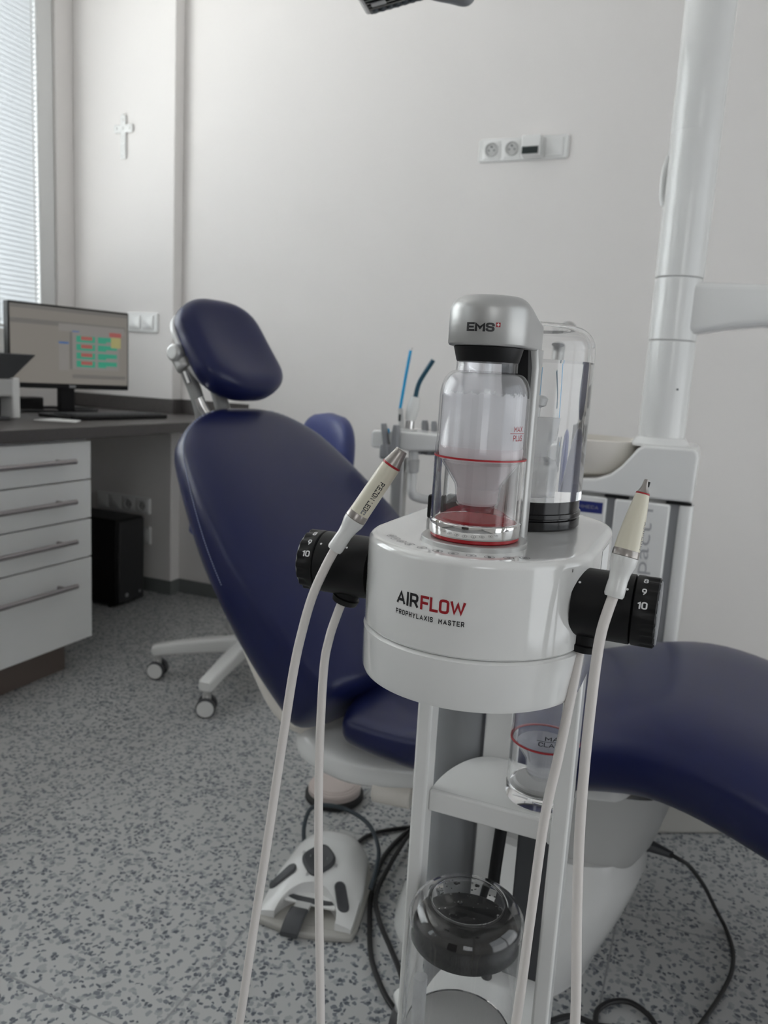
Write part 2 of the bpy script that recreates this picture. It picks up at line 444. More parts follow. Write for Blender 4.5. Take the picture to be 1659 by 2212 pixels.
def stroke_text(body, width, height, sw=0.15, gap=0.22):
    """even stroke letters scaled into width x height; sw = stroke width / height"""
    h2 = sw / 2; x = 0; polys = []
    for ch_ in body:
        w, lines = GLYPH[ch_]
        for ln in lines:
            polys.append([(x + px_ , h2 + py_ * (1 - sw)) for px_, py_ in ln])
        x += w + gap + (0 if ch_ == ' ' else sw * 0.6)
    tot = x - gap - sw * 0.6 + sw
    kx, ky = width / tot, height; V = []; F = []
    for ln in polys:
        n = len(ln); cl = ln[0] == ln[-1]
        pts = [Vector((px_ + h2, py_)) for px_, py_ in ln]
        L_, R_ = [], []
        for i in range(n):
            if cl: pa, pb = pts[i - 1] if i > 0 else pts[-2], pts[i + 1] if i < n - 1 else pts[1]
            else: pa, pb = pts[max(i - 1, 0)], pts[min(i + 1, n - 1)]
            d1 = (pts[i] - pa); d2 = (pb - pts[i])
            if d1.length < 1e-9: d1 = d2
            if d2.length < 1e-9: d2 = d1
            d1.normalize(); d2.normalize()
            n1 = Vector((-d1.y, d1.x)); n2 = Vector((-d2.y, d2.x)); m_ = n1 + n2
            if m_.length < 1e-6: m_ = n1
            m_.normalize(); k = h2 / max(m_.dot(n1), 0.42)
            e = Vector((0, 0))
            if not cl and i == 0: e = -d2 * h2 * (1 if abs(d2.x) < .05 or abs(d2.y) < .05 else .6)
            if not cl and i == n - 1: e = d1 * h2 * (1 if abs(d1.x) < .05 or abs(d1.y) < .05 else .6)
            L_.append(pts[i] + m_ * k + e); R_.append(pts[i] - m_ * k + e)
        o = len(V)
        for a_, b_ in zip(L_, R_): V += [a_, b_]
        F += [(o + 2 * i, o + 2 * i + 1, o + 2 * i + 3, o + 2 * i + 2) for i in range(n - 1)]
    return [(v.x * kx, min(max(v.y, 0.0), 1.0) * ky, 0.0) for v in V], F

def thing(name, label, cat, loc=(0, 0, 0), group=None):
    o = bpy.data.objects.new(name, None); SC.collection.objects.link(o)
    o.location = loc; o.empty_display_size = 0.05
    o['label'] = label; o['category'] = cat
    if group: o['group'] = group
    return o
def tag(o, label, cat, group=None):
    o['label'] = label; o['category'] = cat
    if group: o['group'] = group
    return o
def struct(o):
    o['kind'] = 'structure'
    return o

# ------------------------------------------------------------------ the room
XL, XR, YB, YF, ZC = -2.68, 1.75, 2.81, -2.4, 2.85
YP, XP = 2.75, -2.145                      # face and free edge of the shallow pier beside the window
T = 0.16
struct(G().box((XL - T, YF - T, -0.12), (XR + T, YB + T, 0)).build('floor', M_floor, smooth=False))
struct(G().box((XL - T, YF - T, ZC), (XR + T, YB + T, ZC + 0.12)).build('ceiling', M_ceil, smooth=False))
struct(G().box((XL - T, YB, 0), (XR + T, YB + T, ZC)).build('wall_back', M_wall, smooth=False))
W4 = (-0.25, 2.15, 0.08, 2.2)                            # unseen opening added on the right so low light reaches the floor
g = G(); g.box((XR, YF, 0), (XR + T, W4[0], ZC)); g.box((XR, W4[1], 0), (XR + T, YB, ZC))
g.box((XR, W4[0], 0), (XR + T, W4[1], W4[2])); g.box((XR, W4[0], W4[3]), (XR + T, W4[1], ZC))
struct(g.build('wall_right', M_wall, smooth=False))
g = G()
for y0_, y1_, z0_, z1_ in ((W4[0], W4[0] + .08, W4[2], W4[3]), (W4[1] - .08, W4[1], W4[2], W4[3]), (0.91, 0.99, W4[2], W4[3]), (W4[0], W4[1], W4[2], W4[2] + .09), (W4[0], W4[1], W4[3] - .08, W4[3])):
    g.box((XR + 0.02, y0_, z0_), (XR + 0.09, y1_, z1_))
struct(g.build('added_door', M_frame, bevel=0.006))  # unseen door frame, added around the opening of the right fill light
g = G()                                                  # wall behind the camera, with the added window and dark door
W3 = (0.45, 1.70, 1.0, 2.5)
g.box((XL - T, YF - T, 0), (W3[0], YF, ZC)); g.box((W3[1], YF - T, 0), (XR + T, YF, ZC))
g.box((W3[0], YF - T, 0), (W3[1], YF, W3[2])); g.box((W3[0], YF - T, W3[3]), (W3[1], YF, ZC))
struct(g.build('wall_front', M_wall, smooth=False))
g = G()
for a_, b_ in (((W3[0], W3[2]), (W3[0] + .07, W3[3])), ((W3[1] - .07, W3[2]), (W3[1], W3[3])), ((W3[0] + .07, W3[2]), (W3[1] - .07, W3[2] + .07)), ((W3[0] + .07, W3[3] - .07), (W3[1] - .07, W3[3]))):
    g.box((a_[0], YF - 0.09, a_[1]), (b_[0], YF - 0.02, b_[1]))
struct(g.build('added_window', M_frame, bevel=0.006))  # unseen window frame, added to go with the rear fill light
dr_ = struct(G().box((-1.05, YF + 0.001, 0.0), (-0.12, YF + 0.045, 2.05)).build('added_dark_door', mat('dark_door', (0.07, 0.055, 0.05), 0.5), bevel=0.004))  # unseen door, added to give the chrome and gloss something dark to reflect
struct(G().box((XL, YP, 0), (XP, YB, ZC)).build('wall_pier', M_wall, bevel=0.006, smooth=False))
# window wall with two openings
W1 = (0.20, 2.657, 1.03, 2.62)             # y0, y1, z0, z1
W2 = (-2.00, -0.70, 0.90, 2.62)
g = G()
ycuts = [YF, W2[0], W2[1], W1[0], W1[1], YB]
for i in range(5):
    y0, y1 = ycuts[i], ycuts[i + 1]
    w = W2 if i == 1 else W1 if i == 3 else None
    if w:
        g.box((XL - T, y0, 0), (XL, y1, w[2])); g.box((XL - T, y0, w[3]), (XL, y1, ZC))
    else:
        g.box((XL - T, y0, 0), (XL, y1, ZC))
struct(g.build('wall_left', M_wall, smooth=False))

def window(name, w, mull):
    y0, y1, z0, z1 = w
    root = bpy.data.objects.new(name, None); SC.collection.objects.link(root)
    root.location = (XL, (y0 + y1) / 2, z0); struct(root)
    g = G(); xa, xb = XL - 0.09, XL - 0.012; f = 0.085
    g.box((xa, y0, z0), (xb, y0 + f, z1)); g.box((xa, y1 - f, z0), (xb, y1, z1))
    g.box((xa, y0 + f, z0), (xb, y1 - f, z0 + f)); g.box((xa, y0 + f, z1 - f), (xb, y1 - f, z1))
    for m in mull:
        g.box((xa, m - 0.04, z0 + f), (xb, m + 0.04, z1 - f))
    struct(g.build('window_frame', M_frame, root, bevel=0.008))
    struct(G().box((XL - 0.056, y0 + f - 0.005, z0 + f - 0.005), (XL - 0.050, y1 - f + 0.005, z1 - f + 0.005)).build('window_pane', M_pane, root, smooth=False))
    struct(G().box((XL - 0.012, y0 - 0.0, z0 - 0.025), (XL + 0.05, y1 + 0.0, z0 - 0.001)).build('window_sill', M_frame, root, bevel=0.006))
    return root
window('window_1', W1, [])
window('window_2', W2, [-1.35])

# blind in front of the panes of window_1
bl = thing('venetian_blind', 'white slatted blind lowered over the window behind the monitor', 'blind', (XL - 0.0235, 1.43, 2.53))
bx = XL - 0.0235
y0, y1 = 0.29, 2.566
g = G(); pitch = 0.0195; w = 0.0125; th = 0.0005
z = 1.145
while z < 2.50:
    c = math.cos(math.radians(54)) * w; s_ = math.sin(math.radians(54)) * w
    g.add([(bx - c, y0, z - s_), (bx + c, y0, z + s_), (bx + c, y1, z + s_), (bx - c, y1, z - s_),
           (bx - c, y0, z - s_ + th), (bx + c, y0, z + s_ + th), (bx + c, y1, z + s_ + th), (bx - c, y1, z - s_ + th)],
          [(0, 3, 2, 1), (4, 5, 6, 7), (0, 1, 5, 4), (1, 2, 6, 5), (2, 3, 7, 6), (3, 0, 4, 7)])
    z += pitch
g.build('slats', M_slat, bl, smooth=False)
G().box((bx - 0.012, y0, 2.505), (bx + 0.012, y1, 2.53)).build('headrail', M_frame, bl, bevel=0.003)
G().box((bx - 0.009, y0, 1.118), (bx + 0.009, y1, 1.132)).build('bottom_rail', M_frame, bl, bevel=0.003)
for yy in (0.6, 1.25, 1.80, 2.36, 2.545):
    G().box((bx + 0.0105, yy - 0.002, 1.13), (bx + 0.0115, yy + 0.002, 2.505)).build('ladder_tape', M_frame, bl, smooth=False)

# coved skirting
h = 0.062
struct(G().box((XL, YP - 0.006, 0), (XP + 0.006, YP, h)).build('baseboard_pier', M_base, bevel=0.002))
struct(G().box((XP, YB - 0.006, 0), (XR, YB, h)).build('baseboard_back', M_base, bevel=0.002))
struct(G().box((XP, YP, 0), (XP + 0.006, YB - 0.006, h)).build('baseboard_return', M_base, bevel=0.002))
struct(G().box((XL, YF, 0), (XL + 0.006, YP - 0.006, h)).build('baseboard_left', M_base, bevel=0.002))
struct(G().box((XR - 0.006, YF, 0), (XR, W4[0], h)).build('baseboard_right', M_base, bevel=0.002))

# ------------------------------------------------------------------ things on the walls
# cross on the pier
cx, cz = -2.402, 1.925
t = thing('wall_cross', 'small white cross hanging high on the bright pier next to the window', 'cross', (cx, YP, cz))
g = G()
fl = [(-.0145, -.085), (.0145, -.085), (.0135, -.02), (.0135, .018), (.046, .016), (.050, .033), (.046, .050), (.0135, .048), (.0145, .082), (0, .092), (-.0145, .082),
      (-.0135, .048), (-.046, .050), (-.050, .033), (-.046, .016), (-.0135, .018), (-.0135, -.02)]
mw = axis_frame((cx, YP, cz), (0, -1, 0), (1, 0, 0))
g.prism([(x, y) for x, y in fl], 0, 0.012, mw)
g.build('cross_body', M_gloss, t, bevel=0.004)
g = G()
for zz in (-0.06, -0.03, 0.0, 0.065):
    g.lathe([(0.0001, 0.016), (0.005, 0.0145), (0.0075, 0.011)], axis_frame((cx, YP, cz + zz), (0, -1, 0)), 16)
for xx in (-.033, .033, 0):
    g.lathe([(0.0001, 0.016), (0.005, 0.0145), (0.0075, 0.011)], axis_frame((cx + xx, YP, cz + .033), (0, -1, 0)), 16)
g.build('relief', M_gloss, t)

def plate(g, x0, z0, x1, z1, y, d, r=0.006, inset=0.0):
    m = axis_frame((0, y, 0), (0, -1, 0), (1, 0, 0))   # local x = world x, local y = world z
    # frame: z axis = -Y, x = +X, so y axis = z cross x = (0,-1,0)x(1,0,0) = (0,0,1)
    o0 = rrect(x0, z0, x1, z1, r); k = 0.004
    o1 = rrect(x0 + k, z0 + k, x1 - k, z1 - k, max(r - k, 0.001))
    g.rings([[(x, yy, 0) for x, yy in o0], [(x, yy, d * 0.6) for x, yy in o0], [(x, yy, d) for x, yy in o1]], mtx=m)
    return m

# double rocker switch on the pier
sx0, sx1, sz0, sz1 = -2.385, -2.218, 1.136, 1.219
t = thing('light_switch', 'white double rocker switch plate on the pier right of the monitor', 'light switch', ((sx0 + sx1) / 2, YP, sz0))
g = G(); plate(g, sx0, sz0, sx1, sz1, YP, 0.010, 0.007); g.build('cover_frame', M_gloss, t)
for k in (0, 1):
    c = sx0 + 0.0475 + k * 0.071
    g = G(); plate(g, c - 0.029, (sz0 + sz1) / 2 - 0.029, c + 0.029, (sz0 + sz1) / 2 + 0.029, YP - 0.009, 0.007, 0.004)
    g.build('rocker', M_gloss, t)

def socket_insert(t, c, zc, y, d=0.008):
    g = G(); m = plate(g, c - 0.031, zc - 0.031, c + 0.031, zc + 0.031, y, 0.004, 0.006)
    s = g.build('socket', M_gloss, t)
    mm = axis_frame((c, y - 0.004, zc), (0, -1, 0), (1, 0, 0))
    G().lathe([(0.0235, 0), (0.0235, 0.004), (0.0215, 0.005), (0.0205, 0.004), (0.0195, -0.0035 + 0.004), (0.0001, 0.0005)], mm, 40).build('socket_well', M_lgrey, s)
    g = G()
    for dx in (-0.0095, 0.0095):
        g.lathe([(0.0028, 0.0004), (0.0028, 0.0014)], axis_frame((c + dx, y - 0.004, zc - 0.002), (0, -1, 0)), 12)
    g.lathe([(0.0024, 0.0004), (0.0024, 0.007)], axis_frame((c, y - 0.004, zc + 0.009), (0, -1, 0)), 12)
    g.build('socket_contacts', M_dgrey, s)
    return s
# four-gang strip high on the back wall
bx0, bx1, bz0, bz1 = -0.880, -0.566, 1.766, 1.843
zc = (bz0 + bz1) / 2
t = thing('socket_strip', 'white four gang socket strip high on the back wall with a box on it', 'socket', ((bx0 + bx1) / 2, YB, bz0))
g = G(); plate(g, bx0, bz0, bx1, bz1, YB, 0.010, 0.009); g.build('cover_frame', M_gloss, t)
cs = [bx0 + 0.0485 + 0.0722 * k for k in range(4)]
for c in cs[:2]: socket_insert(t, c, zc, YB - 0.009)
g = G(); plate(g, cs[3] - 0.031, zc - 0.031, cs[3] + 0.031, zc + 0.031, YB - 0.009, 0.006, 0.004); g.build('blank_cover', M_gloss, t)
c = cs[2]
g = G(); g.prism([(0, -.033), (.036, -.033), (.040, -.028), (.043, .028), (.038, .033), (0, .033)], c - 0.031, c + 0.033,
                 Matrix(((0, 0, 1, 0), (-1, 0, 0, YB - 0.008), (0, 1, 0, zc), (0, 0, 0, 1))))
bxp = g.build('plugged_box', M_gloss, t, bevel=0.003)
G().box((c - 0.028, YB - 0.0515, zc - 0.029), (c + 0.028, YB - 0.048, zc - 0.006)).build('display', M_display, bxp, bevel=0.002)
# strip below the desk on the pier
def low_strip(label, x0, x1, z0, z1, kinds):
    t = thing('wall_socket', label, 'socket', ((x0 + x1) / 2, YP, z0))
    g = G(); plate(g, x0, z0, x1, z1, YP, 0.010, 0.008); g.build('cover_frame', M_white, t)
    n = len(kinds); p = (x1 - x0) / n
    for k, kd in enumerate(kinds):
        c = x0 + p * (k + .5)
        if kd == 's': socket_insert(t, c, (z0 + z1) / 2, YP - 0.009)
        else:
            g = G(); plate(g, c - 0.029, (z0 + z1) / 2 - 0.029, c + 0.029, (z0 + z1) / 2 + 0.029, YP - 0.009, 0.005, 0.004); g.build('blank_cover', M_white, t)
    return t
a = at(326, 1075, 1, YP); b_ = at(326, 1112, 1, YP)
low_strip('white socket strip in the shade under the desk above the computer tower', a.x - 0.30, a.x, b_.z, a.z + 0.0, ['b', 'b', 's', 's'])
a = at(327, 1138, 1, YP)
low_strip('single white data outlet under the desk directly below the socket strip', a.x - 0.08, a.x, a.z - 0.082, a.z, ['b'])

# ------------------------------------------------------------------ desk along the window wall
XF = -1.80
wt = thing('desk_worktop', 'dark stone-look desk worktop running along the window wall', 'worktop', (-2.2, 1.9, 0.76))
out = [(XL, 0.3), (XF, 0.3), (XF, YB), (XP, YB), (XP, YP), (XL, YP)]
G().prism(out, 0.762, 0.800).build('worktop_slab', M_worktop, wt, bevel=0.003)
g = G()
g.box((XL + 0.001, YP - 0.014, 0.800), (XP + 0.014, YP, 0.862))
g.box((XP, YP - 0.001, 0.800), (XP + 0.014, YB, 0.862))
g.box((XP + 0.001, YB - 0.014, 0.800), (XF, YB, 0.862))
g.build('upstand', M_worktop, wt, bevel=0.002)

cb = thing('drawer_cabinet', 'white four drawer cabinet under the left end of the dark desk', 'cabinet', (-2.2, 1.62, 0))
XC = -1.815
G().box((-2.60, 1.30, 0.104), (XC - 0.020, 1.925, 0.7615)).build('carcass', M_cab, cb, bevel=0.002)
G().box((-2.58, 1.32, 0.0), (XC - 0.06, 1.865, 0.104)).build('plinth', M_plinth, cb, bevel=0.001)
edges = [0.756, 0.631, 0.505, 0.379, 0.106]
hz = []
for k in range(4):
    za, zb = edges[k] - 0.0025, edges[k + 1] + 0.0025
    d = G().box((XC - 0.0195, 1.303, zb), (XC, 1.924, za)).build('drawer', M_cab, cb, bevel=0.0015)
    # bar handle on two posts
    hzv = za - (0.056 if k < 3 else 0.072)
    g = G(); y0h, y1h = 1.40, 1.828
    g.cyl((XC + 0.032, y0h, hzv), (XC + 0.032, y1h, hzv), 0.0078, seg=16)
    for yy in (y0h + 0.045, y1h - 0.045):
        g.cyl((XC, yy, hzv), (XC + 0.032, yy, hzv), 0.006, seg=12)
    g.build('handle', M_handle, d)

# computer tower on the floor
a = at(249, 1316, 2, 0); b_ = at(297, 1294, 2, 0)
fx = a.x
pc = thing('computer_tower', 'black computer tower standing on the floor under the desk', 'computer', (fx - 0.2, (a.y + b_.y) / 2, 0))
yc0 = a.y + 0.004; yc1 = yc0 + 0.165
G().box((fx - 0.42, yc0, 0.012), (fx, yc1, 0.372)).build('case', M_black, pc, bevel=0.006)
g = G(); g.box((fx, yc0 + 0.006, 0.018), (fx + 0.012, yc1 - 0.006, 0.366)); g.build('front_bezel', M_rubber, pc, bevel=0.008)
for dx in (-0.38, -0.04):
    for yy in (yc0 + .02, yc1 - .02):
        G().cyl((fx + dx, yy, 0), (fx + dx, yy, 0.013), 0.013, seg=16).build('foot', M_rubber, pc)
G().cyl((fx + .012, yc0 + .05, .05), (fx + .0145, yc0 + .05, .05), .009, seg=20).build('power_button', M_mgrey, pc)
G().cyl((fx + .012, yc0 + .13, .05), (fx + .0135, yc0 + .13, .05), .006, seg=20).build('badge', M_mgrey, pc)

# monitor
ml = Vector((-2.2150, 1.9735, 0)); mr = Vector((-2.0837, 2.4086, 0))
u = (mr - ml).normalized(); nrm = Vector((u.y, -u.x, 0)); mw_ = (mr - ml).length; mz0, mz1 = 0.899, 1.187
mc = (ml + mr) / 2
mon = thing('monitor', 'computer monitor showing colour coded table rows on the desk by the window', 'monitor', (mc.x, mc.y, 0.80))
FM = Matrix((u, Vector((0, 0, 1)), nrm)).transposed().to_4x4(); FM.translation = Vector((ml.x, ml.y, mz0))
mh = mz1 - mz0
G().box((0, 0, -0.035), (mw_, mh, 0), FM).build('casing', M_black, mon, bevel=0.004)
scr_lo, scr_hi = (0.006, 0.018), (mw_ - 0.006, mh - 0.007)
scr = G().box((scr_lo[0], scr_lo[1], 0.0), (scr_hi[0], scr_hi[1], 0.0006), FM).build('screen', screen_material('screen_taupe', (0.275, 0.255, 0.225), 0.62), mon, smooth=False)
S_band = screen_material('screen_band', (0.20, 0.19, 0.175), 0.6)
S_light = screen_material('screen_light', (0.30, 0.285, 0.265), 0.62)
S_green = screen_material('screen_green', (0.03, 0.30, 0.19), 0.8)
S_red = screen_material('screen_red', (0.36, 0.09, 0.08), 0.8)
S_yel = screen_material('screen_yellow', (0.36, 0.33, 0.13), 0.8)
S_blue = screen_material('screen_blue', (0.05, 0.14, 0.36), 0.7)
def onscreen(name, rects, m, lift):
    g = G()
    for (x0, y0, x1, y1) in rects:    # fractions of the screen, y from the top
        W_, H_ = scr_hi[0] - scr_lo[0], scr_hi[1] - scr_lo[1]
        g.box((scr_lo[0] + x0 * W_, scr_hi[1] - y1 * H_, 0.0005), (scr_lo[0] + x1 * W_, scr_hi[1] - y0 * H_, lift), FM)
    return g.build(name, m, scr, smooth=False)
onscreen('window_panels', [(0.0, .0, 1, .05), (.0, .18, .98, .24), (.48, .30, .50, .80), (.5, .87, .98, .92)], S_band, 0.0008)
onscreen('table_panels', [(.385, .20, .97, .30), (.385, .46, .47, .82), (.5, .30, .92, .80)], S_light, 0.0010)
rows = [.345, .455, .570, .680]
onscreen('green_cells', [(.535, r, .70, r + .085) for r in rows] + [(.725, r, .86 + (.04 if k > 0 else 0), r + .06) for k, r in enumerate(rows)] + [(.725, r + .06, .80, r + .085) for r in rows], S_green, 0.0012)
onscreen('red_cells', [(.575, r + .005, .675, r + .055) for r in rows], S_red, 0.0014)
onscreen('red_header', [(.83, .27, .94, .33)], S_red, 0.0014)
onscreen('yellow_note', [(.845, .335, .935, .48)], S_yel, 0.0013)
onscreen('blue_mark', [(.385, .44, .47, .465)], S_blue, 0.0013)
onscreen('blue_title', [(.50, .285, .56, .30)], S_blue, 0.0013)
G().box((mw_ / 2 - 0.012, 0.004, 0), (mw_ / 2 + 0.012, 0.013, 0.0008), FM).build('maker_mark', M_mgrey, mon, smooth=False)
G().box((mw_ / 2 - 0.03, -0.085, -0.060), (mw_ / 2 + 0.03, 0.12, -0.036), FM).build('stand_neck', M_black, mon, bevel=0.006)
G().prism(rrect(mw_ / 2 - 0.115, -0.16, mw_ / 2 + 0.115, 0.05, 0.03), 0.80 - mz0, 0.812 - mz0,
          FM @ Matrix(((1, 0, 0, 0), (0, 0, 1, 0), (0, -1, 0, 0), (0, 0, 0, 1)))).build('stand_foot', M_black, mon, bevel=0.003)

# keyboard
kb = thing('keyboard', 'flat black keyboard lying near the front edge of the dark desk', 'keyboard', (-2.0, 2.27, 0.80))
KF = axis_frame((-2.075, 2.06, 0.8005), (0, 0, 1), (0.10, 0.99, 0))
G().box((0, -0.085, 0), (0.42, 0.06, 0.014), KF).build('keyboard_body', M_black, kb, bevel=0.004)
g = G()
for r in range(5):
    for k in range(20):
        g.box((0.012 + k * 0.0198, -0.074 + r * 0.0255, 0.0135), (0.012 + k * 0.0198 + 0.0165, -0.074 + r * 0.0255 + 0.0215, 0.0185), KF)
g.build('keys', M_dgrey, kb)

# printer at the picture's left edge
pr = thing('printer', 'light grey printer with a flared dark paper tray in front of the monitor', 'printer', (-2.25, 1.72, 0.80))
px1 = -2.115; py1 = 1.925
G().box((px1 - 0.36, 1.50, 0.872), (px1, py1 - 0.022, 0.930)).build('upper_case', M_lgrey, pr, bevel=0.008)
G().box((px1 - 0.36, py1 - 0.03, 0.802), (px1 + 0.004, py1, 0.935)).build('side_cover', M_white, pr, bevel=0.006)
G().box((px1 - 0.36, 1.50, 0.802), (px1 - 0.05, py1 - 0.031, 0.872)).build('paper_bay', M_black, pr, bevel=0.004)
g = G(); g.rings([[(px1 - .34, 1.52, .930), (px1 - .01, 1.52, .930), (px1 - .01, py1 - .02, .930), (px1 - .34, py1 - .02, .930)],
                  [(px1 - .36, 1.50, 1.012), (px1 + .03, 1.50, 1.012), (px1 + .03, py1 + .045, 1.012), (px1 - .36, py1 + .045, 1.012)]])
g.build('paper_tray', M_dgrey, pr, bevel=0.004)
G().box((px1 - 0.30, 1.56, 0.8005), (px1 + 0.03, 1.86, 0.812)).build('output_tray', M_dgrey, pr, bevel=0.003)

# sheets of paper beside it
t = G().prism([(-2.06, 1.93), (-1.93, 1.98), (-1.98, 2.055), (-2.09, 2.04)], 0.8003, 0.8025).build('paper_stack', M_paper, smooth=False)
tag(t, 'few loose white papers on the desk between printer and keyboard', 'paper')
# dark cables bunched on the desk behind the printer
t = G().tube([(-2.36, 1.96, 0.8065), (-2.33, 2.06, 0.8065), (-2.36, 2.16, 0.8065), (-2.32, 2.24, 0.8065), (-2.35, 2.36, 0.8065), (-2.30, 2.46, 0.8065), (-2.40, 2.54, 0.8065), (-2.52, 2.46, 0.8065), (-2.52, 2.37, 0.8065)], 0.006).build('desk_cable', M_cable)
tag(t, 'dark loop of cable lying on the desk behind monitor and printer', 'cable')
hb = thing('dock_box', 'low black box on the desk in the shade behind the monitor foot', 'computer accessory', (-2.38, 2.25, 0.80))
G().box((-2.46, 2.06, 0.8005), (-2.40, 2.30, 0.855)).build('box_body', M_black, hb, bevel=0.006)
# cable hanging under the desk behind the cabinet
t = G().tube([(-2.30, 2.10, 0.762), (-2.29, 2.12, 0.62), (-2.25, 2.17, 0.50), (-2.27, 2.16, 0.42), (-2.35, 2.13, 0.36), (-2.36, 2.12, 0.06), (-2.30, 2.10, 0.006)], 0.006).build('power_cable', M_cable)
tag(t, 'dark cable hanging in the shade between drawer cabinet and computer tower', 'cable')

# ------------------------------------------------------------------ dental chair (head towards the window, feet to +X)
PHI = math.radians(9.0)
CHO = Vector((-0.20, 1.40, 0))
CA = Vector((math.cos(PHI), -math.sin(PHI), 0)); CB = Vector((math.sin(PHI), math.cos(PHI), 0))
CHM = Matrix((CA, CB, Vector((0, 0, 1)))).transposed().to_4x4(); CHM.translation = CHO
def CL(a, b, z): return CHM @ Vector((a, b, z))

def cushion(path, hw, tf, tb, rw=(0.1, 0.1), rt=(0.05, 0.05), p=3.2, q=2.6, N=64, M=56, k=2.3, dish=0.0, b0=None):
    pf = p if callable(p) else (lambda s_: p); qf = q if callable(q) else (lambda s_: q)
    P = catmull([Vector((a, z, 0)) for a, z in path], 24)
    cum = [0]
    for i in range(1, len(P)): cum.append(cum[-1] + (P[i] - P[i - 1]).length)
    Ltot = cum[-1]; rs = []
    for i in range(N + 1):
        s = 0.5 - 0.5 * math.cos(PI * i / N); d = s * Ltot
        j = 0
        while j < len(cum) - 2 and cum[j + 1] < d: j += 1
        f = (d - cum[j]) / max(cum[j + 1] - cum[j], 1e-9)
        c = P[j].lerp(P[j + 1], min(max(f, 0), 1))
        a0 = max(j - 6, 0); a1 = min(j + 7, len(P) - 1)
        tg = (P[a1] - P[a0]).normalized(); n = Vector((-tg.y, tg.x, 0))
        def ef(r0, r1):
            e = 1.0
            if r0 > 0 and d < r0: e *= max(1 - (1 - d / r0) ** k, 0) ** (1 / k)
            if r1 > 0 and Ltot - d < r1: e *= max(1 - (1 - (Ltot - d) / r1) ** k, 0) ** (1 / k)
            return max(e, 0.03)
        ew, et = ef(*rw), ef(*rt)
        H = hw(s) * ew; F = tf(s) * et; Bk = tb(s) * et
        bb = b0(s) if b0 else 0
        ring = []
        for m in range(M):
            ph = 2 * PI * m / M; cb, sn = math.cos(ph), math.sin(ph)
            b = H * math.copysign(abs(cb) ** (2 / pf(s)), cb)
            t_ = (F if sn > 0 else Bk) * math.copysign(abs(sn) ** (2 / qf(s)), sn)
            if dish and sn > 0: t_ -= dish * et * ew * max(0, 1 - (b / (0.8 * H)) ** 2) * math.sin(PI * s)
            ring.append(CL(c.x + n.x * t_, b + bb, c.y + n.y * t_))
        rs.append(ring)
    return G().rings(rs)

def lerpf(xs, ys): return lambda s: interp(s, xs, ys)
def smoothf(xs, ys):
    V = catmull([Vector((x, y, 0)) for x, y in zip(xs, ys)], 10)
    X = [v.x for v in V]; Y = [v.y for v in V]
    return lambda s: interp(s, X, Y)

ch = thing('dental_chair', 'navy blue reclined patient chair on a pale base behind the white cart', 'dental chair', tuple(CHO))
bk_path = [(-0.835, 0.905), (-0.74, 0.812), (-0.64, 0.712), (-0.54, 0.612), (-0.45, 0.524), (-0.38, 0.458), (-0.318, 0.404)]
bk_hw = smoothf([0, .2, .45, .7, .9, 1], [0.185, 0.250, 0.298, 0.312, 0.305, 0.300])
bk_tf = smoothf([0, .3, .7, 1], [0.032, 0.055, 0.072, 0.072])
bk_tb = smoothf([0, .3, .55, .8, 1], [0.040, 0.080, 0.112, 0.125, 0.125])
back = cushion(bk_path, bk_hw, bk_tf, bk_tb, rw=(0.12, 0.055), rt=(0.05, 0.04), p=lerpf([0, .55, 1], [3.8, 3.6, 5.5]), q=lerpf([0, .5, 1], [3.0, 3.0, 3.2])).build('backrest', M_navy, ch, angle=80)
# stitched seam along the near and the far edge of the backrest
def seam_pts(side, s0, s1, n=40, lift=0.0012):
    P = catmull([Vector((a, z, 0)) for a, z in bk_path], 24)
    cum = [0]
    for i in range(1, len(P)): cum.append(cum[-1] + (P[i] - P[i - 1]).length)
    pts = []
    for i in range(n + 1):
        s = s0 + (s1 - s0) * i / n; d = s * cum[-1]; j = 0
        while j < len(cum) - 2 and cum[j + 1] < d: j += 1
        f = (d - cum[j]) / (cum[j + 1] - cum[j]); c = P[j].lerp(P[j + 1], f)
        a0 = max(j - 6, 0); a1 = min(j + 7, len(P) - 1)
        tg = (P[a1] - P[a0]).normalized(); nn = Vector((-tg.y, tg.x, 0))
        e = 1 if d > 0.12 else max(1 - (1 - d / 0.12) ** 2.3, 0) ** (1 / 2.3)
        et = 1 if d > 0.05 else max(1 - (1 - d / 0.05) ** 2.3, 0) ** (1 / 2.3)
        n_ = 0.026 - 0.050 * (s - s0) / (s1 - s0); th_ = (bk_tf(s) if n_ > 0 else bk_tb(s)) * et
        b = bk_hw(s) * e * max(1 - min(abs(n_) / th_, 1) ** 3.0, 0.05) ** (1 / 3.7) + lift; t_ = n_
        pts.append(CL(c.x + nn.x * t_, side * b, c.y + nn.y * t_))
    return pts
for sd in (-1, 1):
    pts = seam_pts(sd, 0.03, 0.56); g = G(); Q = catmull(pts, 4)
    for i in range(0, len(Q) - 2, 2):
        g.tube([Q[i], Q[i + 1]], 0.0009, seg=6, smooth=False)
    g.build('stitching', M_stitch, back)

seat_path = [(-0.345, 0.395), (-0.24, 0.390), (-0.14, 0.398), (0.0, 0.428), (0.12, 0.468), (0.215, 0.485), (0.32, 0.470), (0.46, 0.425), (0.64, 0.366), (0.84, 0.31), (0.98, 0.285)]
cushion(seat_path, lerpf([0, 1], [0.283, 0.275]), lerpf([0, .1, .35, .5, 1], [0.045, 0.045, 0.055, 0.060, 0.045]), lerpf([0, .12, .3, 1], [0.052, 0.070, 0.086, 0.088]),
        rw=(0.06, 0.14), rt=(0.05, 0.05), p=4.2, q=2.5, N=90).build('seat', M_navy, ch, angle=80)

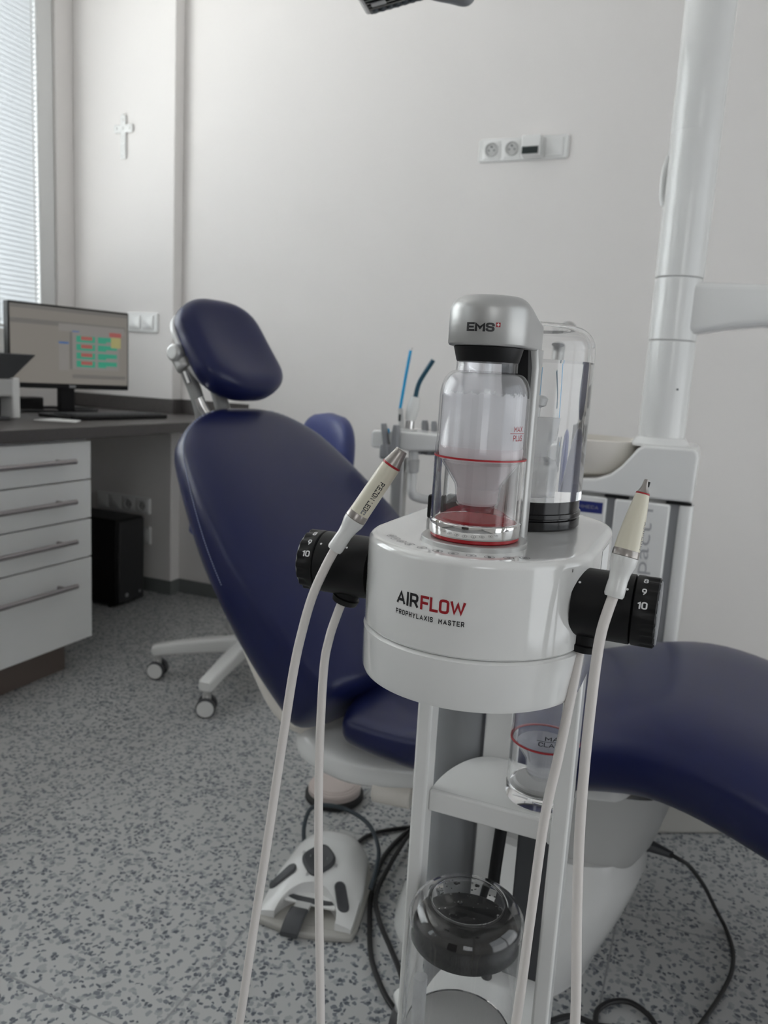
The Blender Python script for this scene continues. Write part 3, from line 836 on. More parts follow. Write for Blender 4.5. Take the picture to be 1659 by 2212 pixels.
# headrest
hd_path = [(-0.935, 1.150), (-0.905, 1.105), (-0.865, 1.045), (-0.822, 0.985), (-0.790, 0.938)]
head = cushion(hd_path, smoothf([0, .3, .7, 1], [0.116, 0.128, 0.132, 0.122]), lerpf([0, 1], [0.038, 0.045]), lerpf([0, 1], [0.036, 0.04]),
               rw=(0.075, 0.080), rt=(0.045, 0.05), p=3.4, q=2.6, dish=0.014, b0=lambda s_: 0.017).build('headrest', M_navy, ch, angle=80)
hs_path = [(a - 0.026, z - 0.020) for a, z in hd_path[:-1]] + [(-0.835, 0.955)]
cushion(hs_path, lambda s: 0.108, lambda s: 0.012, lambda s: 0.022, rw=(0.08, 0.08), rt=(0.03, 0.03), p=3.2, q=3, N=40, M=40, b0=lambda s_: 0.008).build('headrest_shell', M_white, head, angle=80)
g = G()
g.tube([CL(-0.905, -0.085, 1.015), CL(-0.890, -0.085, 0.985), CL(-0.862, -0.08, 0.925), CL(-0.835, -0.075, 0.83)], 0.015, seg=16)
g.tube([CL(-0.885, -0.02, 1.0), CL(-0.862, -0.02, 0.95), CL(-0.825, -0.02, 0.86)], 0.017, seg=16)
g.build('headrest_arm', M_armgrey, ch)
g = G(); g.cyl(CL(-0.900, -0.125, 1.030), CL(-0.900, 0.08, 1.030), 0.019, seg=24); g.cyl(CL(-0.915, -0.095, 1.035), CL(-0.885, -0.095, 0.995), 0.021, seg=24)
g.build('headrest_joint', M_alup, ch, bevel=0.006)
g = G(); g.tube([CL(-0.836, -0.105, 0.935), CL(-0.828, -0.10, 0.915), CL(-0.815, -0.09, 0.890)], 0.0105, seg=14); g.build('release_lever', M_chrome, ch)
g = G(); g.cyl(CL(-0.882, -0.102, 0.990), CL(-0.868, -0.102, 0.965), 0.006, seg=14); g.build('locking_pin', M_chrome, ch)

# shell behind the backrest and the frame under the seat
sh_path = [(-0.80, 0.77), (-0.72, 0.635), (-0.645, 0.515), (-0.575, 0.405), (-0.515, 0.335), (-0.43, 0.30)]
cushion(sh_path, smoothf([0, .5, 1], [0.14, 0.19, 0.20]), lambda s: 0.035, lambda s: 0.035, rw=(0.08, 0.06), rt=(0.06, 0.03), p=3.5, q=3, N=40, M=40).build('backrest_shell', M_cream, ch, angle=80)
fr_path = [(-0.520, 0.305), (-0.44, 0.265), (-0.33, 0.262), (-0.22, 0.282), (-0.08, 0.318), (0.06, 0.355), (0.18, 0.380)]
cushion(fr_path, smoothf([0, .3, 1], [0.19, 0.205, 0.19]), lambda s: 0.045, lerpf([0, .25, .48, 1], [0.024, 0.038, 0.018, 0.012]), rw=(0.10, 0.03), rt=(0.05, 0.03), p=4, q=3.4, N=50, M=40).build('seat_frame', M_white, ch, angle=80)
G().cyl(CL(-0.46, -0.214, 0.335), CL(-0.46, -0.19, 0.335), 0.014, seg=24).build('pivot_cap', M_cream, ch, bevel=0.002)
# housing between seat and base
def hring(a0, a1, hb, z, p=4.0, n=48, b0=-0.02):
    r = []
    for m in range(n):
        ph = 2 * PI * m / n; c_, s_ = math.cos(ph), math.sin(ph)
        r.append(CL((a0 + a1) / 2 + (a1 - a0) / 2 * math.copysign(abs(c_) ** (2 / p), c_), b0 + hb * math.copysign(abs(s_) ** (2 / p), s_), z))
    return r
hs = [(-0.10, 0.10, 0.10, 0.172), (-0.155, 0.135, 0.130, 0.180), (-0.215, 0.170, 0.145, 0.205), (-0.275, 0.195, 0.150, 0.25), (-0.295, 0.21, 0.152, 0.31), (-0.295, 0.225, 0.152, 0.365)]
G().rings([hring(*h_) for h_ in hs]).build('lift_housing', M_lgrey, ch, angle=60)
g = G(); g.cyl(CL(-0.285, -0.185, 0.243), CL(-0.215, -0.165, 0.243), 0.0255, seg=32); g.build('hinge_barrel', M_cream, ch, bevel=0.004)
bs = [(-0.245, 0.120, 0.200, 0.0), (-0.245, 0.122, 0.198, 0.012), (-0.235, 0.138, 0.190, 0.05), (-0.215, 0.158, 0.178, 0.10), (-0.200, 0.175, 0.165, 0.15), (-0.190, 0.185, 0.150, 0.19), (-0.17, 0.175, 0.13, 0.235)]
G().rings([hring(a0, a1, hb, z, 2.7, 64, -0.06) for a0, a1, hb, z in bs]).build('base', M_white, ch, angle=60)

# ------------------------------------------------------------------ dental unit with the pole, behind the chair
UY = 1.80
un = thing('dental_unit', 'white floor standing dental unit with tall pole and basin behind the cart', 'dental unit', (-0.2, 1.92, 0))
Mxz = lambda y: Matrix(((1, 0, 0, 0), (0, 0, 1, y), (0, 1, 0, 0), (0, 0, 0, 1)))    # outline in x-z, extruded along +y
curve = [(-0.139, 0.8875), (-0.152, 0.880), (-0.165, 0.862), (-0.183, 0.838), (-0.205, 0.8175), (-0.235, 0.805), (-0.28, 0.800), (-0.33, 0.803), (-0.37, 0.815), (-0.405, 0.84), (-0.42, 0.865)]
outl = [(-0.430, 0.772), (-0.029, 0.772)] + [(-0.027 - 0.0, 0.87), (-0.030, 0.881), (-0.038, 0.888)] + curve + [(-0.430, 0.86)]
G().prism(outl, UY, 2.03, Mxz(0)).build('top_housing', M_white, un, bevel=0.010, limit=35)
# basin
bm_ = Matrix.Translation((-0.272, 1.925, 0))
G().lathe([(0.02, 0.800), (0.06, 0.800), (0.102, 0.815), (0.120, 0.850), (0.124, 0.888), (0.118, 0.890), (0.112, 0.852), (0.095, 0.822), (0.05, 0.808), (0.02, 0.806)], bm_, 64, closed=True).build('basin_bowl', M_cream, un, angle=60)
# cabinet body and fronts
G().box((-0.425, UY + 0.02, 0.0), (-0.035, 2.02, 0.771)).build('cabinet_body', M_lgrey, un, bevel=0.004)
dl = G().box((-0.415, UY + 0.002, 0.03), (-0.206, UY + 0.0195, 0.764)).build('side_door', M_white, un, bevel=0.004)
dr = G().box((-0.189, UY - 0.002, 0.03), (-0.071, UY + 0.0195, 0.764)).build('name_door', M_white, un, bevel=0.005)
G().prism(rrect(-0.054, UY + 0.0, -0.024, UY + 0.05, 0.012), 0.0, 0.764).build('corner_post', M_white, un)
G().box((-0.206, UY + 0.010, 0.03), (-0.189, UY + 0.0185, 0.766)).build('gap_strip', M_mgrey, un, smooth=False)
G().box((-0.071, UY + 0.010, 0.03), (-0.054, UY + 0.0185, 0.766)).build('gap_strip', M_mgrey, un, smooth=False)
for x0 in (-0.212, -0.081):
    G().box((x0, UY + 0.002, 0.7655), (x0 + 0.052, UY + 0.018, 0.7705)).build('shadow_gap', M_black, un, smooth=False)
# sticker and lettering
FY = lambda x, z, y: axis_frame((x, y, z), (0, -1, 0), (1, 0, 0))
G().box((-0.300, UY + 0.0012, 0.726), (-0.214, UY + 0.0020, 0.7515)).build('maker_sticker', M_navyplate, dl, smooth=False)
vs, fs = stroke_text('PLANMECA', 0.070, 0.0075, 0.15)
G().add([(x, y, 0.0012) for x, y, z in vs], fs, FY(-0.293, 0.7355, UY + 0.002)).build('sticker_lettering', M_greyink, dl, smooth=False)
vs, fs = fit_text('compact i', 0.272, 0.034, -0.004, 1.02)
m = Matrix(((0, -1, 0, -0.0965), (0, 0, 1, UY - 0.0026), (1, 0, 0, 0.478), (0, 0, 0, 1)))   # reads upwards
G().add([(x, y, 0) for x, y, z in vs], fs, m).build('door_lettering', M_doorink, dr, smooth=False)
# pole
PX, PY = -0.1115, 1.872
def ringseg(z0, z1, r, nm):
    return G().lathe([(r - 0.002, z0), (r, z0 + 0.002), (r, z1 - 0.002), (r - 0.002, z1)], Matrix.Translation((PX, PY, 0)), 64).build(nm, M_white, un)
G().lathe([(0.062, 0.884), (0.0625, 0.890), (0.057, 0.899), (0.052, 0.905), (0.045, 0.906)], Matrix.Translation((PX, PY, 0)), 64).build('pole_collar', M_white, un)
p0 = ringseg(0.904, 1.1155, 0.0500, 'pole_lower_section')
G().cyl((PX + 0.025, PY - 0.0440, 1.012), (PX + 0.0255, PY - 0.0452, 1.012), 0.0022, seg=12).build('screw_hole', M_dgrey, p0)
ringseg(1.1165, 1.2485, 0.0505, 'pole_joint')
ringseg(1.2495, 2.30, 0.0510, 'pole_upper_section')
# cover plate lines on the pole: a thin raised cable cover
g = G(); rs = []
for z_ in (1.545, 1.55, 1.895, 1.90):
    rr = 0.0512 if z_ in (1.545, 1.90) else 0.0522
    rs.append([(PX + rr * math.cos(a_), PY + rr * math.sin(a_), z_) for a_ in [math.radians(x) for x in range(196, 291, 4)]] +
              [(PX + 0.045 * math.cos(a_), PY + 0.045 * math.sin(a_), z_) for a_ in [math.radians(x) for x in range(288, 195, -4)]])
g.rings(rs).build('pole_cover', M_white, un)
g = G(); g.tube([(PX - 0.049, PY - 0.012, 1.40), (PX - 0.0545, PY - 0.012, 1.425), (PX - 0.0545, PY - 0.012, 1.47), (PX - 0.049, PY - 0.012, 1.50)], 0.006, seg=12); g.build('cable_clip', M_white, un)
# arm to the right
g = G(); rs = []
for x, zt, zb, hy in [(PX + 0.02, 1.2415, 1.128, 0.036), (PX + 0.05, 1.2405, 1.132, 0.036), (0.0, 1.239, 1.143, 0.034), (0.06, 1.2375, 1.150, 0.033), (0.2, 1.234, 1.160, 0.032), (0.45, 1.230, 1.168, 0.032)]:
    rs.append([(x, PY + yy, zz) for yy, zz in rrect(-hy, zb, hy, zt, 0.016, 5)])
g.rings(rs).build('swing_arm', M_white, un)
# low floor box behind
G().prism([(-0.10, 1.744), (0.48, 2.053), (0.43, 2.15), (-0.15, 1.84)], 0.0, 0.34).build('floor_box', M_olive, un, bevel=0.01)
# round domed piece behind the tank (cup filler)
g = G(); g.tube([(-0.362, 1.99, 0.86), (-0.362, 1.99, 1.06), (-0.360, 1.985, 1.105), (-0.357, 1.965, 1.132), (-0.352, 1.93, 1.138), (-0.350, 1.905, 1.125)], 0.021, seg=20)
g.build('cup_filler', M_alup, un)

# assistant's instrument holder hanging on a post left of the unit
ty = 1.88
TB = G().prism([(-0.775, 0.872), (-0.595, 0.872), (-0.595, 0.832), (-0.70, 0.823), (-0.742, 0.828), (-0.772, 0.852)], ty - 0.045, ty + 0.10, Mxz(0)).build('holder_tray', M_white, un, bevel=0.006)
G().prism(rrect(-0.815, 0.822, -0.778, 0.868, 0.010), ty - 0.03, ty + 0.06, Mxz(0)).build('tray_lobe', M_white, un, bevel=0.005)
G().box((-0.752, ty - 0.035, 0.8722), (-0.705, ty + 0.015, 0.8745)).build('keypad', M_lgrey, un, bevel=0.001)
G().prism(rrect(-0.776, 0.862, -0.757, 0.876, 0.005), ty - 0.047, ty - 0.0455, Mxz(0)).build('blue_key', M_blue, un)
def prong(px0, py0, px1, py1, w_, y_=ty - 0.062):
    a, b = at(px0, py0, 1, y_), at(px1, py1, 1, y_)
    mid = (a + b) / 2
    g = G(); rs = []
    for k in range(9):
        t_ = k / 8; c = a.lerp(b, t_); ww = w_ * (0.55 + 0.45 * min(1, t_ * 4))
        rs.append([(c.x + xx, c.y + yy, c.z) for xx, yy in rrect(-ww, -0.012, ww, 0.012, min(ww, 0.012) * 0.6, 4)])
    return g.rings(rs).build('instrument_hook', M_mgrey, un)
prong(829, 915, 838, 985, 0.0055); prong(857, 918, 852, 988, 0.0095); prong(918, 908, 919, 938, 0.007, ty + 0.06); prong(938, 910, 939, 940, 0.006, ty + 0.06)
G().box((-0.772, ty - 0.072, 0.800), (-0.738, ty - 0.046, 0.838)).build('hook_block', M_mgrey, un, bevel=0.006)
G().prism(rrect(-0.762, ty - 0.012, -0.726, ty + 0.024, 0.008), 0.0, 0.80).build('holder_post', M_alup, un)
g = G()
for k in range(5):
    g.lathe([(0.009, 0), (0.009, 0.012)], Matrix.Translation((-0.70 + k * 0.014, ty + 0.02 + 0.006 * (k % 2), 0.812)), 14)
g.build('hose_nipples', M_mgrey, un)
g = G(); x0 = at(893, 985, 1, ty).x
g.tube([(x0, ty, 0.83), (x0, ty, 0.76), (x0 + 0.002, ty, 0.715), (x0 + 0.016, ty + 0.01, 0.700), (x0 + 0.06, ty + 0.02, 0.698), (-0.50, ty + 0.06, 0.70), (-0.42, ty + 0.08, 0.70)], 0.0125, seg=16)
g.build('drain_hose', M_white, un)
G().cyl((x0, ty, 0.765), (x0, ty, 0.80), 0.017, seg=24).build('hose_coupling', M_lgrey, un, bevel=0.003)

# the two suction instruments standing in it
a = at(870, 905, 1, ty + 0.03); b_ = at(866, 884, 1, ty + 0.03)
se = thing('saliva_ejector', 'thin bright blue saliva ejector tube standing in the instrument holder', 'saliva ejector', (a.x, ty + 0.03, 0.872))
pts = [at(864, 884, 1, ty + 0.03), at(868, 862, 1, ty + 0.03), at(877, 810, 1, ty + 0.03), at(887, 757, 1, ty + 0.03)]
G().tube(pts, 0.0040, seg=14).build('tube', M_blue, se)
G().cyl(pts[-1], pts[-1] + (pts[-1] - pts[-2]).normalized() * 0.008, 0.0045, seg=14).build('soft_tip', M_white, se)
b0 = at(866, 945, 1, ty + 0.03); b0.z = 0.8725; b1 = at(865, 882, 1, ty + 0.03)
G().cyl(b0, b1, 0.0078, 0.0065, seg=20).build('valve_body', M_lgrey, se, bevel=0.001)
b2 = b0.lerp(b1, 0.55); G().box((b2.x - 0.003, b2.y - 0.0105, b2.z - 0.009), (b2.x + 0.003, b2.y - 0.006, b2.z + 0.009)).build('slider', M_dgrey, se, bevel=0.001)
sx = thing('suction_handpiece', 'white suction handpiece with a bent dark teal tip beside the blue tube', 'suction tip', (-0.72, ty + 0.05, 0.872))
yq = ty + 0.05
h0 = at(884, 940, 1, yq); h0.z = 0.8725; h1 = at(886, 908, 1, yq); h2 = at(898, 857, 1, yq)
dd = (h2 - h1)
G().lathe([(0.0125, 0), (0.0155, dd.length * .25), (0.0165, dd.length * .55), (0.0125, dd.length * .95), (0.011, dd.length)], axis_frame(h1, dd), 32).build('grip', M_white, sx)
G().cyl(h0, h1, 0.0125, 0.0115, seg=28).build('metal_sleeve', M_chrome, sx, bevel=0.001)
tp = [h2 - dd.normalized() * 0.004, at(902, 838, 1, yq), at(908, 822, 1, yq), at(922, 799, 1, yq), at(936, 778, 1, yq)]
G().tube(tp, 0.0062, seg=18).build('teal_tip', M_teal, sx)

# ------------------------------------------------------------------ operating lamp at the top edge
lp = thing('operating_lamp', 'dental operating lamp with dark reflector panel at the top edge', 'lamp', (-0.55, 1.40, 1.75))
c0 = at(792, 36, 1, 1.36); e2 = (at(925, -2, 1, 1.38) - c0).normalized(); e1 = (at(775, 0, 1, 1.29) - c0); e1 = (e1 - e2 * e1.dot(e2)).normalized()
nn = e2.cross(e1); 
if nn.dot(CAM - c0) < 0: nn = -nn
LM = Matrix((e2, e1, nn)).transposed().to_4x4(); LM.translation = c0
G().box((0, 0, -0.035), (0.20, 0.13, 0), LM).build('lamp_case', M_white, lp, bevel=0.006)
G().box((0.010, 0.009, 0.0), (0.190, 0.121, 0.003), LM).build('reflector_frame', M_dgrey, lp, bevel=0.002)
for yy in (0.022, 0.108):
    g = G()
    for k in range(13):
        g.lathe([(0.0068, 0.0025), (0.0052, 0.0062), (0.001, 0.0065)], LM @ Matrix.Translation((0.020 + k * 0.0133, yy, 0)), 16)
    g.build('lens_row', M_bluecable, lp)
g = G()
for k in range(5):
    g.box((0.012, 0.034 + k * 0.012, 0.003), (0.188, 0.040 + k * 0.012, 0.0055), LM)
g.build('reflector_louvre', M_blackgl, lp)
G().box((0.020, 0.048, 0.0055), (0.045, 0.062, 0.0075), LM).build('sensor_window', M_lgrey, lp, bevel=0.001)
g = G()
q = [at(905, -40, 1, 1.40), at(935, -18, 1, 1.40), at(975, -9, 1, 1.40), at(1008, -4, 1, 1.40), at(1016, -30, 1, 1.41), at(1022, -70, 1, 1.42)]
g.tube(q, 0.012, seg=20)
g.build('lamp_handle', M_mgrey, lp)
top = c0 + e2 * 0.1 + e1 * 0.065 - nn * 0.03
g = G(); g.tube([top, top + Vector((0.02, 0.05, 0.15)), Vector((-0.40, 1.58, 2.05)), Vector((PX - 0.03, PY, 2.12))], 0.018, seg=20)
g.build('lamp_arm', M_white, lp)

# ------------------------------------------------------------------ swivel stool behind the chair
SCX, SCY = -1.318, 2.095
st = thing('swivel_stool', 'white five legged swivel stool with navy backrest behind the dental chair', 'stool', (SCX, SCY, 0))
r0 = 0.292; a0_ = math.atan2(1.803 - SCY, -1.274 - SCX)
for k in range(5):
    an = a0_ - k * 2 * PI / 5; d = Vector((math.cos(an), math.sin(an), 0)); c = Vector((SCX, SCY, 0))
    g = G(); rs = []
    for t_, zt, hgt, w_ in [(0.02, 0.150, 0.050, 0.026), (0.12, 0.140, 0.046, 0.024), (0.22, 0.126, 0.041, 0.023), (0.300, 0.112, 0.038, 0.022), (0.309, 0.106, 0.026, 0.018)]:
        n_ = Vector((-d.y, d.x, 0)); cc = c + d * t_
        rs.append([cc + n_ * xx + Vector((0, 0, zt - hgt / 2 + zz)) for xx, zz in rrect(-w_, -hgt / 2, w_, hgt / 2, 0.010, 4)])
    lg = g.rings(rs).build('leg', M_white, st)
    cp = c + d * r0; tdir = Vector((math.cos(an + 1.1 + k * 0.9), math.sin(an + 1.1 + k * 0.9), 0)); ax = Vector((-tdir.y, tdir.x, 0))
    if k == 0: tdir = Vector((-0.75, -0.2, 0)).normalized(); ax = Vector((0.45, -0.9, 0)).normalized()
    if k == 1: ax = Vector((0.30, -0.95, 0)).normalized()
    cs_ = G().cyl(cp + Vector((0, 0, 0.048)), cp + Vector((0, 0, 0.09)), 0.011, seg=16)
    hub = cs_.build('caster', M_lgrey, st)
    for sgn in (-1, 1):
        w0 = cp + Vector((0, 0, 0.0285)) + ax * (sgn * 0.008); w1 = cp + Vector((0, 0, 0.0285)) + ax * (sgn * 0.027)
        G().cyl(w0, w1, 0.0285, seg=32).build('wheel', M_dgrey, hub, bevel=0.004)
        G().cyl(w1 - ax * sgn * 0.001, w1 + ax * sgn * 0.0015, 0.0248, seg=32).build('wheel_disc', M_white, hub, bevel=0.001)
    G().box(tuple(cp + Vector((-0.010, -0.010, 0.030))), tuple(cp + Vector((0.010, 0.010, 0.064)))).build('fork', M_white, hub, bevel=0.004)
g = G(); g.cyl((SCX, SCY, 0.09), (SCX, SCY, 0.16), 0.045, seg=32); g.cyl((SCX, SCY, 0.16), (SCX, SCY, 0.47), 0.022, seg=24); g.build('column', M_white, st, bevel=0.004)
G().lathe([(0.02, 0.47), (0.17, 0.475), (0.195, 0.50), (0.19, 0.535), (0.14, 0.55), (0.02, 0.552)], Matrix.Translation((SCX, SCY, 0)), 56).build('seat', M_navy_lit, st)
# upright back pad: seen almost edge-on
bc = at(712, 946, 1, 2.18); th_ = math.radians(62)
fw = Vector((-0.55, -0.83, 0)).normalized(); sd_ = Vector((fw.y, -fw.x, 0))
rs = []
for i in range(25):
    v_ = -1 + 2 * i / 24; zz = bc.z - 0.035 + v_ * 0.112
    e = max(1 - abs(v_) ** 2.6, 0.001) ** (1 / 2.6)
    ring = []
    for m in range(40):
        ph = 2 * PI * m / 40; c_, s_ = math.cos(ph), math.sin(ph)
        x_ = 0.15 * e * math.copysign(abs(c_) ** 0.8, c_); y_ = 0.040 * e ** 0.7 * math.copysign(abs(s_) ** 0.8, s_) + 0.55 * x_ * x_ 
        ring.append(Vector((bc.x, bc.y, zz)) + sd_ * x_ + fw * y_)
    rs.append(ring)
G().rings(rs).build('back_pad', M_navy_lit, st, angle=80)
g = G(); bp = Vector((bc.x, bc.y, bc.z - 0.06)) - fw * 0.03
g.tube([bp, bp - fw * 0.03 + Vector((0, 0, -0.1)), Vector((bp.x, bp.y, 0.52)) - fw * 0.03, Vector((SCX + (bp.x - SCX) * .6, SCY + (bp.y - SCY) * .6, 0.455)), (SCX, SCY, 0.455)], 0.013, seg=16)
g.build('back_support', M_lgrey, st)

# ------------------------------------------------------------------ things on the floor
# foot control
pu = (at(755, 2032, 2, 0) - at(563, 1990, 2, 0)).normalized(); pu.z = 0; pu.normalize(); pv = Vector((-pu.y, pu.x, 0))
pcn = at(655, 2012, 2, 0); FP = Matrix((pu, pv, Vector((0, 0, 1)))).transposed().to_4x4(); FP.translation = pcn
fp = thing('foot_control', 'white wedge shaped foot control with grey buttons on the floor under the chair', 'foot control', tuple(pcn))
out = []
for k in range(13):
    t_ = k / 12; out.append((-0.092 + 0.184 * t_, -0.004 - 0.016 * math.sin(PI * t_)))
out += [(0.096, 0.02), (0.090, 0.16), (0.066, 0.222), (0.03, 0.240), (-0.03, 0.240), (-0.066, 0.222), (-0.090, 0.16), (-0.096, 0.02)]
G().prism(out, 0, 0.013, FP).build('base_plate', M_olive, fp, bevel=0.004)
def pw(v): return interp(v, [0, .02, .10, .18, .225, .238], [0.088, 0.0885, 0.086, 0.074, 0.052, 0.034])
def pz(u, v):
    hgt = interp(v, [0, .02, .06, .11, .16, .20, .225, .238], [0.030, 0.038, 0.055, 0.076, 0.086, 0.080, 0.062, 0.045])
    e = min(1, abs(u) / pw(v)); return 0.013 + (hgt - 0.013) * (1 - 0.55 * e ** 3.2)
def pcut(v): return 0.058 * max(0.0, 1 - (max(v, 0) / 0.064) ** 2) ** 0.5 if v < 0.064 else 0.0
def sheet(ulo, uhi, v0, v1, nv, nu=14):
    g = G(); top = []
    for j in range(nv + 1):
        v = v0 + (v1 - v0) * j / nv
        row = []
        for i in range(nu + 1):
            uu = ulo(v) + (uhi(v) - ulo(v)) * i / nu
            row.append((uu, v, pz(uu, v)))
        top.append(row)
    vs = [FP @ Vector(p) for r in top for p in r]; n = nu + 1; fs = []
    vb = [FP @ Vector((p[0], p[1], 0.012)) for r in top for p in r]; N0 = len(vs)
    for j in range(nv):
        for i in range(nu):
            a_ = j * n + i; fs.append((a_, a_ + 1, a_ + n + 1, a_ + n)); fs.append((N0 + a_, N0 + a_ + n, N0 + a_ + n + 1, N0 + a_ + 1))
    for j in range(nv):
        a_ = j * n; fs.append((a_, a_ + n, N0 + a_ + n, N0 + a_)); a_ = j * n + nu; fs.append((a_, N0 + a_, N0 + a_ + n, a_ + n))
    for i in range(nu):
        fs.append((i, N0 + i, N0 + i + 1, i + 1)); a_ = nv * n + i; fs.append((a_, a_ + 1, N0 + a_ + 1, N0 + a_))
    return g.add(vs + vb, fs)
g = G()
for part in (sheet(lambda v: -pw(v), lambda v: -pcut(v), 0.002, 0.0635, 16, 8), sheet(lambda v: pcut(v), lambda v: pw(v), 0.002, 0.0635, 16, 8), sheet(lambda v: -pw(v), lambda v: pw(v), 0.0635, 0.238, 24, 24)):
    g.add(part.v, part.f)
shell = g.build('shell', M_white, fp, angle=50)
def on_pedal(out2, nm, m_, c_, rot, lift=0.005, par=None, dome=0.002):
    g = G(); rs = []
    for sc_, dz in ((1.0, -0.004), (1.0, lift * 0.6), (0.86, lift), (0.4, lift - dome)):
        r_ = []
        for x, y in out2:
            xr = (x * math.cos(rot) - y * math.sin(rot)) * sc_ + c_[0]; yr = (x * math.sin(rot) + y * math.cos(rot)) * sc_ + c_[1]
            r_.append(FP @ Vector((xr, yr, pz(xr, yr) + dz)))
        rs.append(r_)
    return g.rings(rs).build(nm, m_, par or fp)
sq = [(math.copysign(abs(math.cos(t)) ** 0.62, math.cos(t)) * 0.029, math.copysign(abs(math.sin(t)) ** 0.62, math.sin(t)) * 0.029) for t in [2 * PI * k / 40 for k in range(40)]]
jb = on_pedal(sq, 'joystick_button', M_dgrey, (-0.008, 0.107), math.radians(45), 0.007, dome=0.004)
for kx, ky in ((-.017, 0), (.017, 0), (0, .017), (0, -.017)):
    on_pedal([(math.cos(2 * PI * k / 12) * 0.0016, math.sin(2 * PI * k / 12) * 0.0016) for k in range(12)], 'button_mark', M_mgrey, (-0.008 + kx, 0.107 + ky), 0, 0.0066, jb)
cap = rrect(-0.011, -0.026, 0.011, 0.026, 0.010)
on_pedal(cap, 'rocker_button', M_dgrey, (-0.068, 0.072), math.radians(-48), 0.006)
on_pedal(cap, 'rocker_button', M_dgrey, (0.056, 0.050), math.radians(28), 0.006)
for c_, tx in (((-0.046, 0.118), 'S'), ((0.026, 0.098), 'R'), ((-0.022, 0.072), 'B')):
    vs, fs = stroke_text(tx, 0.005, 0.007, 0.14)
    G().add([FP @ Vector((x + c_[0], y + c_[1], pz(x + c_[0], y + c_[1]) + 0.0006)) for x, y, z in vs], fs).build('printed_mark', M_greyink, shell, smooth=False)
# printed crescent under the arch, its rim and the grey lever
g = G(); n = 24
cres = [(0.050 * math.cos(PI * k / n), 0.078 * math.sin(PI * k / n) ** 0.9) for k in range(n + 1)]
G().prism([(x, y * 1.0 + 0.004) for x, y in [(-0.049, 0.026)] + [(0.049, 0.026)] + [(0.0495 * math.cos(PI * k / n), 0.026 + 0.034 * math.sin(PI * k / n)) for k in range(1, n)]], 0.030, 0.034, FP).build('inner_disc', M_white, fp, bevel=0.001)
G().prism([(0.046 * math.cos(t), 0.044 - 0.012 * math.sin(t)) for t in [PI * k / n for k in range(n + 1)]] + [(0.040 * math.cos(t), 0.049 - 0.002 * math.sin(t)) for t in [PI * (n - k) / n for k in range(n + 1)]], 0.0335, 0.0348, FP).build('scale_print', M_dgrey, fp, smooth=False)
G().box((-0.085, 0.002, 0.0125), (0.085, 0.10, 0.0135), FP).build('recess_floor', M_olive, fp, smooth=False)
lv = [(-0.010, 0.040, 0.030), (-0.012, 0.012, 0.033), (-0.014, -0.004, 0.031), (-0.016, -0.020, 0.022), (-0.018, -0.030, 0.010)]
g = G(); rs = []
for (x, y, z) in catmull([Vector(p) for p in lv[1:]], 5):
    rs.append([FP @ Vector((x + xx, y, z + zz)) for xx, zz in rrect(-0.017, -0.005, 0.017, 0.005, 0.004, 3)])
g.rings(rs).build('lever', M_mgrey if False else M_dgrey, fp, bevel=0.0015)
G().box((-0.025, 0.008, 0.030), (0.004, 0.032, 0.036), FP).build('lever_arm', M_lgrey, fp, bevel=0.001)
hbar = [(-0.070, 0.205, 0.030), (-0.080, 0.232, 0.060), (-0.074, 0.258, 0.085), (-0.040, 0.270, 0.092), (0.010, 0.266, 0.090), (0.058, 0.243, 0.080), (0.090, 0.195, 0.065), (0.098, 0.15, 0.050), (0.096, 0.112, 0.030)]
G().tube([FP @ Vector(p) for p in hbar], 0.0045, seg=12).build('carrying_bar', M_bluecable, fp)

# round disc on the floor
dc = at(722, 1722, 2, 0); dc.z = 0
fd = thing('foot_disc', 'round pale foot disc with black rim on the floor beneath the chair', 'foot switch', tuple(dc))
Md = Matrix.Translation(dc)
G().lathe([(0.01, 0.0), (0.066, 0.0), (0.070, 0.004), (0.070, 0.014), (0.064, 0.018), (0.01, 0.018)], Md, 56).build('rubber_rim', M_rubber, fd)
G().lathe([(0.062, 0.016), (0.063, 0.030), (0.060, 0.034), (0.056, 0.035), (0.055, 0.037), (0.050, 0.038), (0.049, 0.040), (0.01, 0.041)], Md, 56).build('disc_top', M_pinkdisc, fd)

# cables lying on the floor
def floor_pts(pp, z=0.006): return [Vector((*at(x, y, 2, 0.0).xy, z)) for x, y in pp]
def cable(label, pts, r=0.0045):
    return tag(G().tube(pts, r, seg=10, sub=10).build('floor_cable', M_cable), label, 'cable', None)
cable('thin black cable curving over the speckled floor right of the chair base', [CL(0.205, -0.013, 0.216), CL(0.232, -0.008, 0.208), at(1490, 1872, 2, 0.165), at(1521, 1914, 2, 0.10), at(1545, 1962, 2, 0.035)] + floor_pts([(1566, 2010), (1582, 2060), (1578, 2110), (1550, 2165), (1518, 2212), (1470, 2280)]), 0.0038)
tag(G().cyl(CL(0.175, -0.02, 0.222), CL(0.222, -0.01, 0.212), 0.012, 0.006, seg=16).build('cable_grommet', M_dgrey), 'dark cable grommet where the thin cable leaves the chair base', 'grommet')
cable('black cable loop curled on the floor at the bottom right corner', floor_pts([(1180, 2215), (1235, 2202), (1290, 2222), (1340, 2230), (1400, 2255)]), 0.0045)
cable('black cable arching over the floor loop beside the cart foot', floor_pts([(1285, 2225), (1290, 2190), (1320, 2171), (1360, 2172), (1400, 2200), (1425, 2240)]), 0.0045)
cable('black cable running from the foot control to the chair base', floor_pts([(770, 1828), (792, 1812), (830, 1800), (890, 1792), (925, 1790)]), 0.0045)
cable('black cable sweeping down left of the cart in a long S', floor_pts([(915, 1780), (872, 1808), (828, 1858), (803, 1930), (798, 2010), (803, 2080), (828, 2150), (862, 2200), (900, 2245)]), 0.0048)
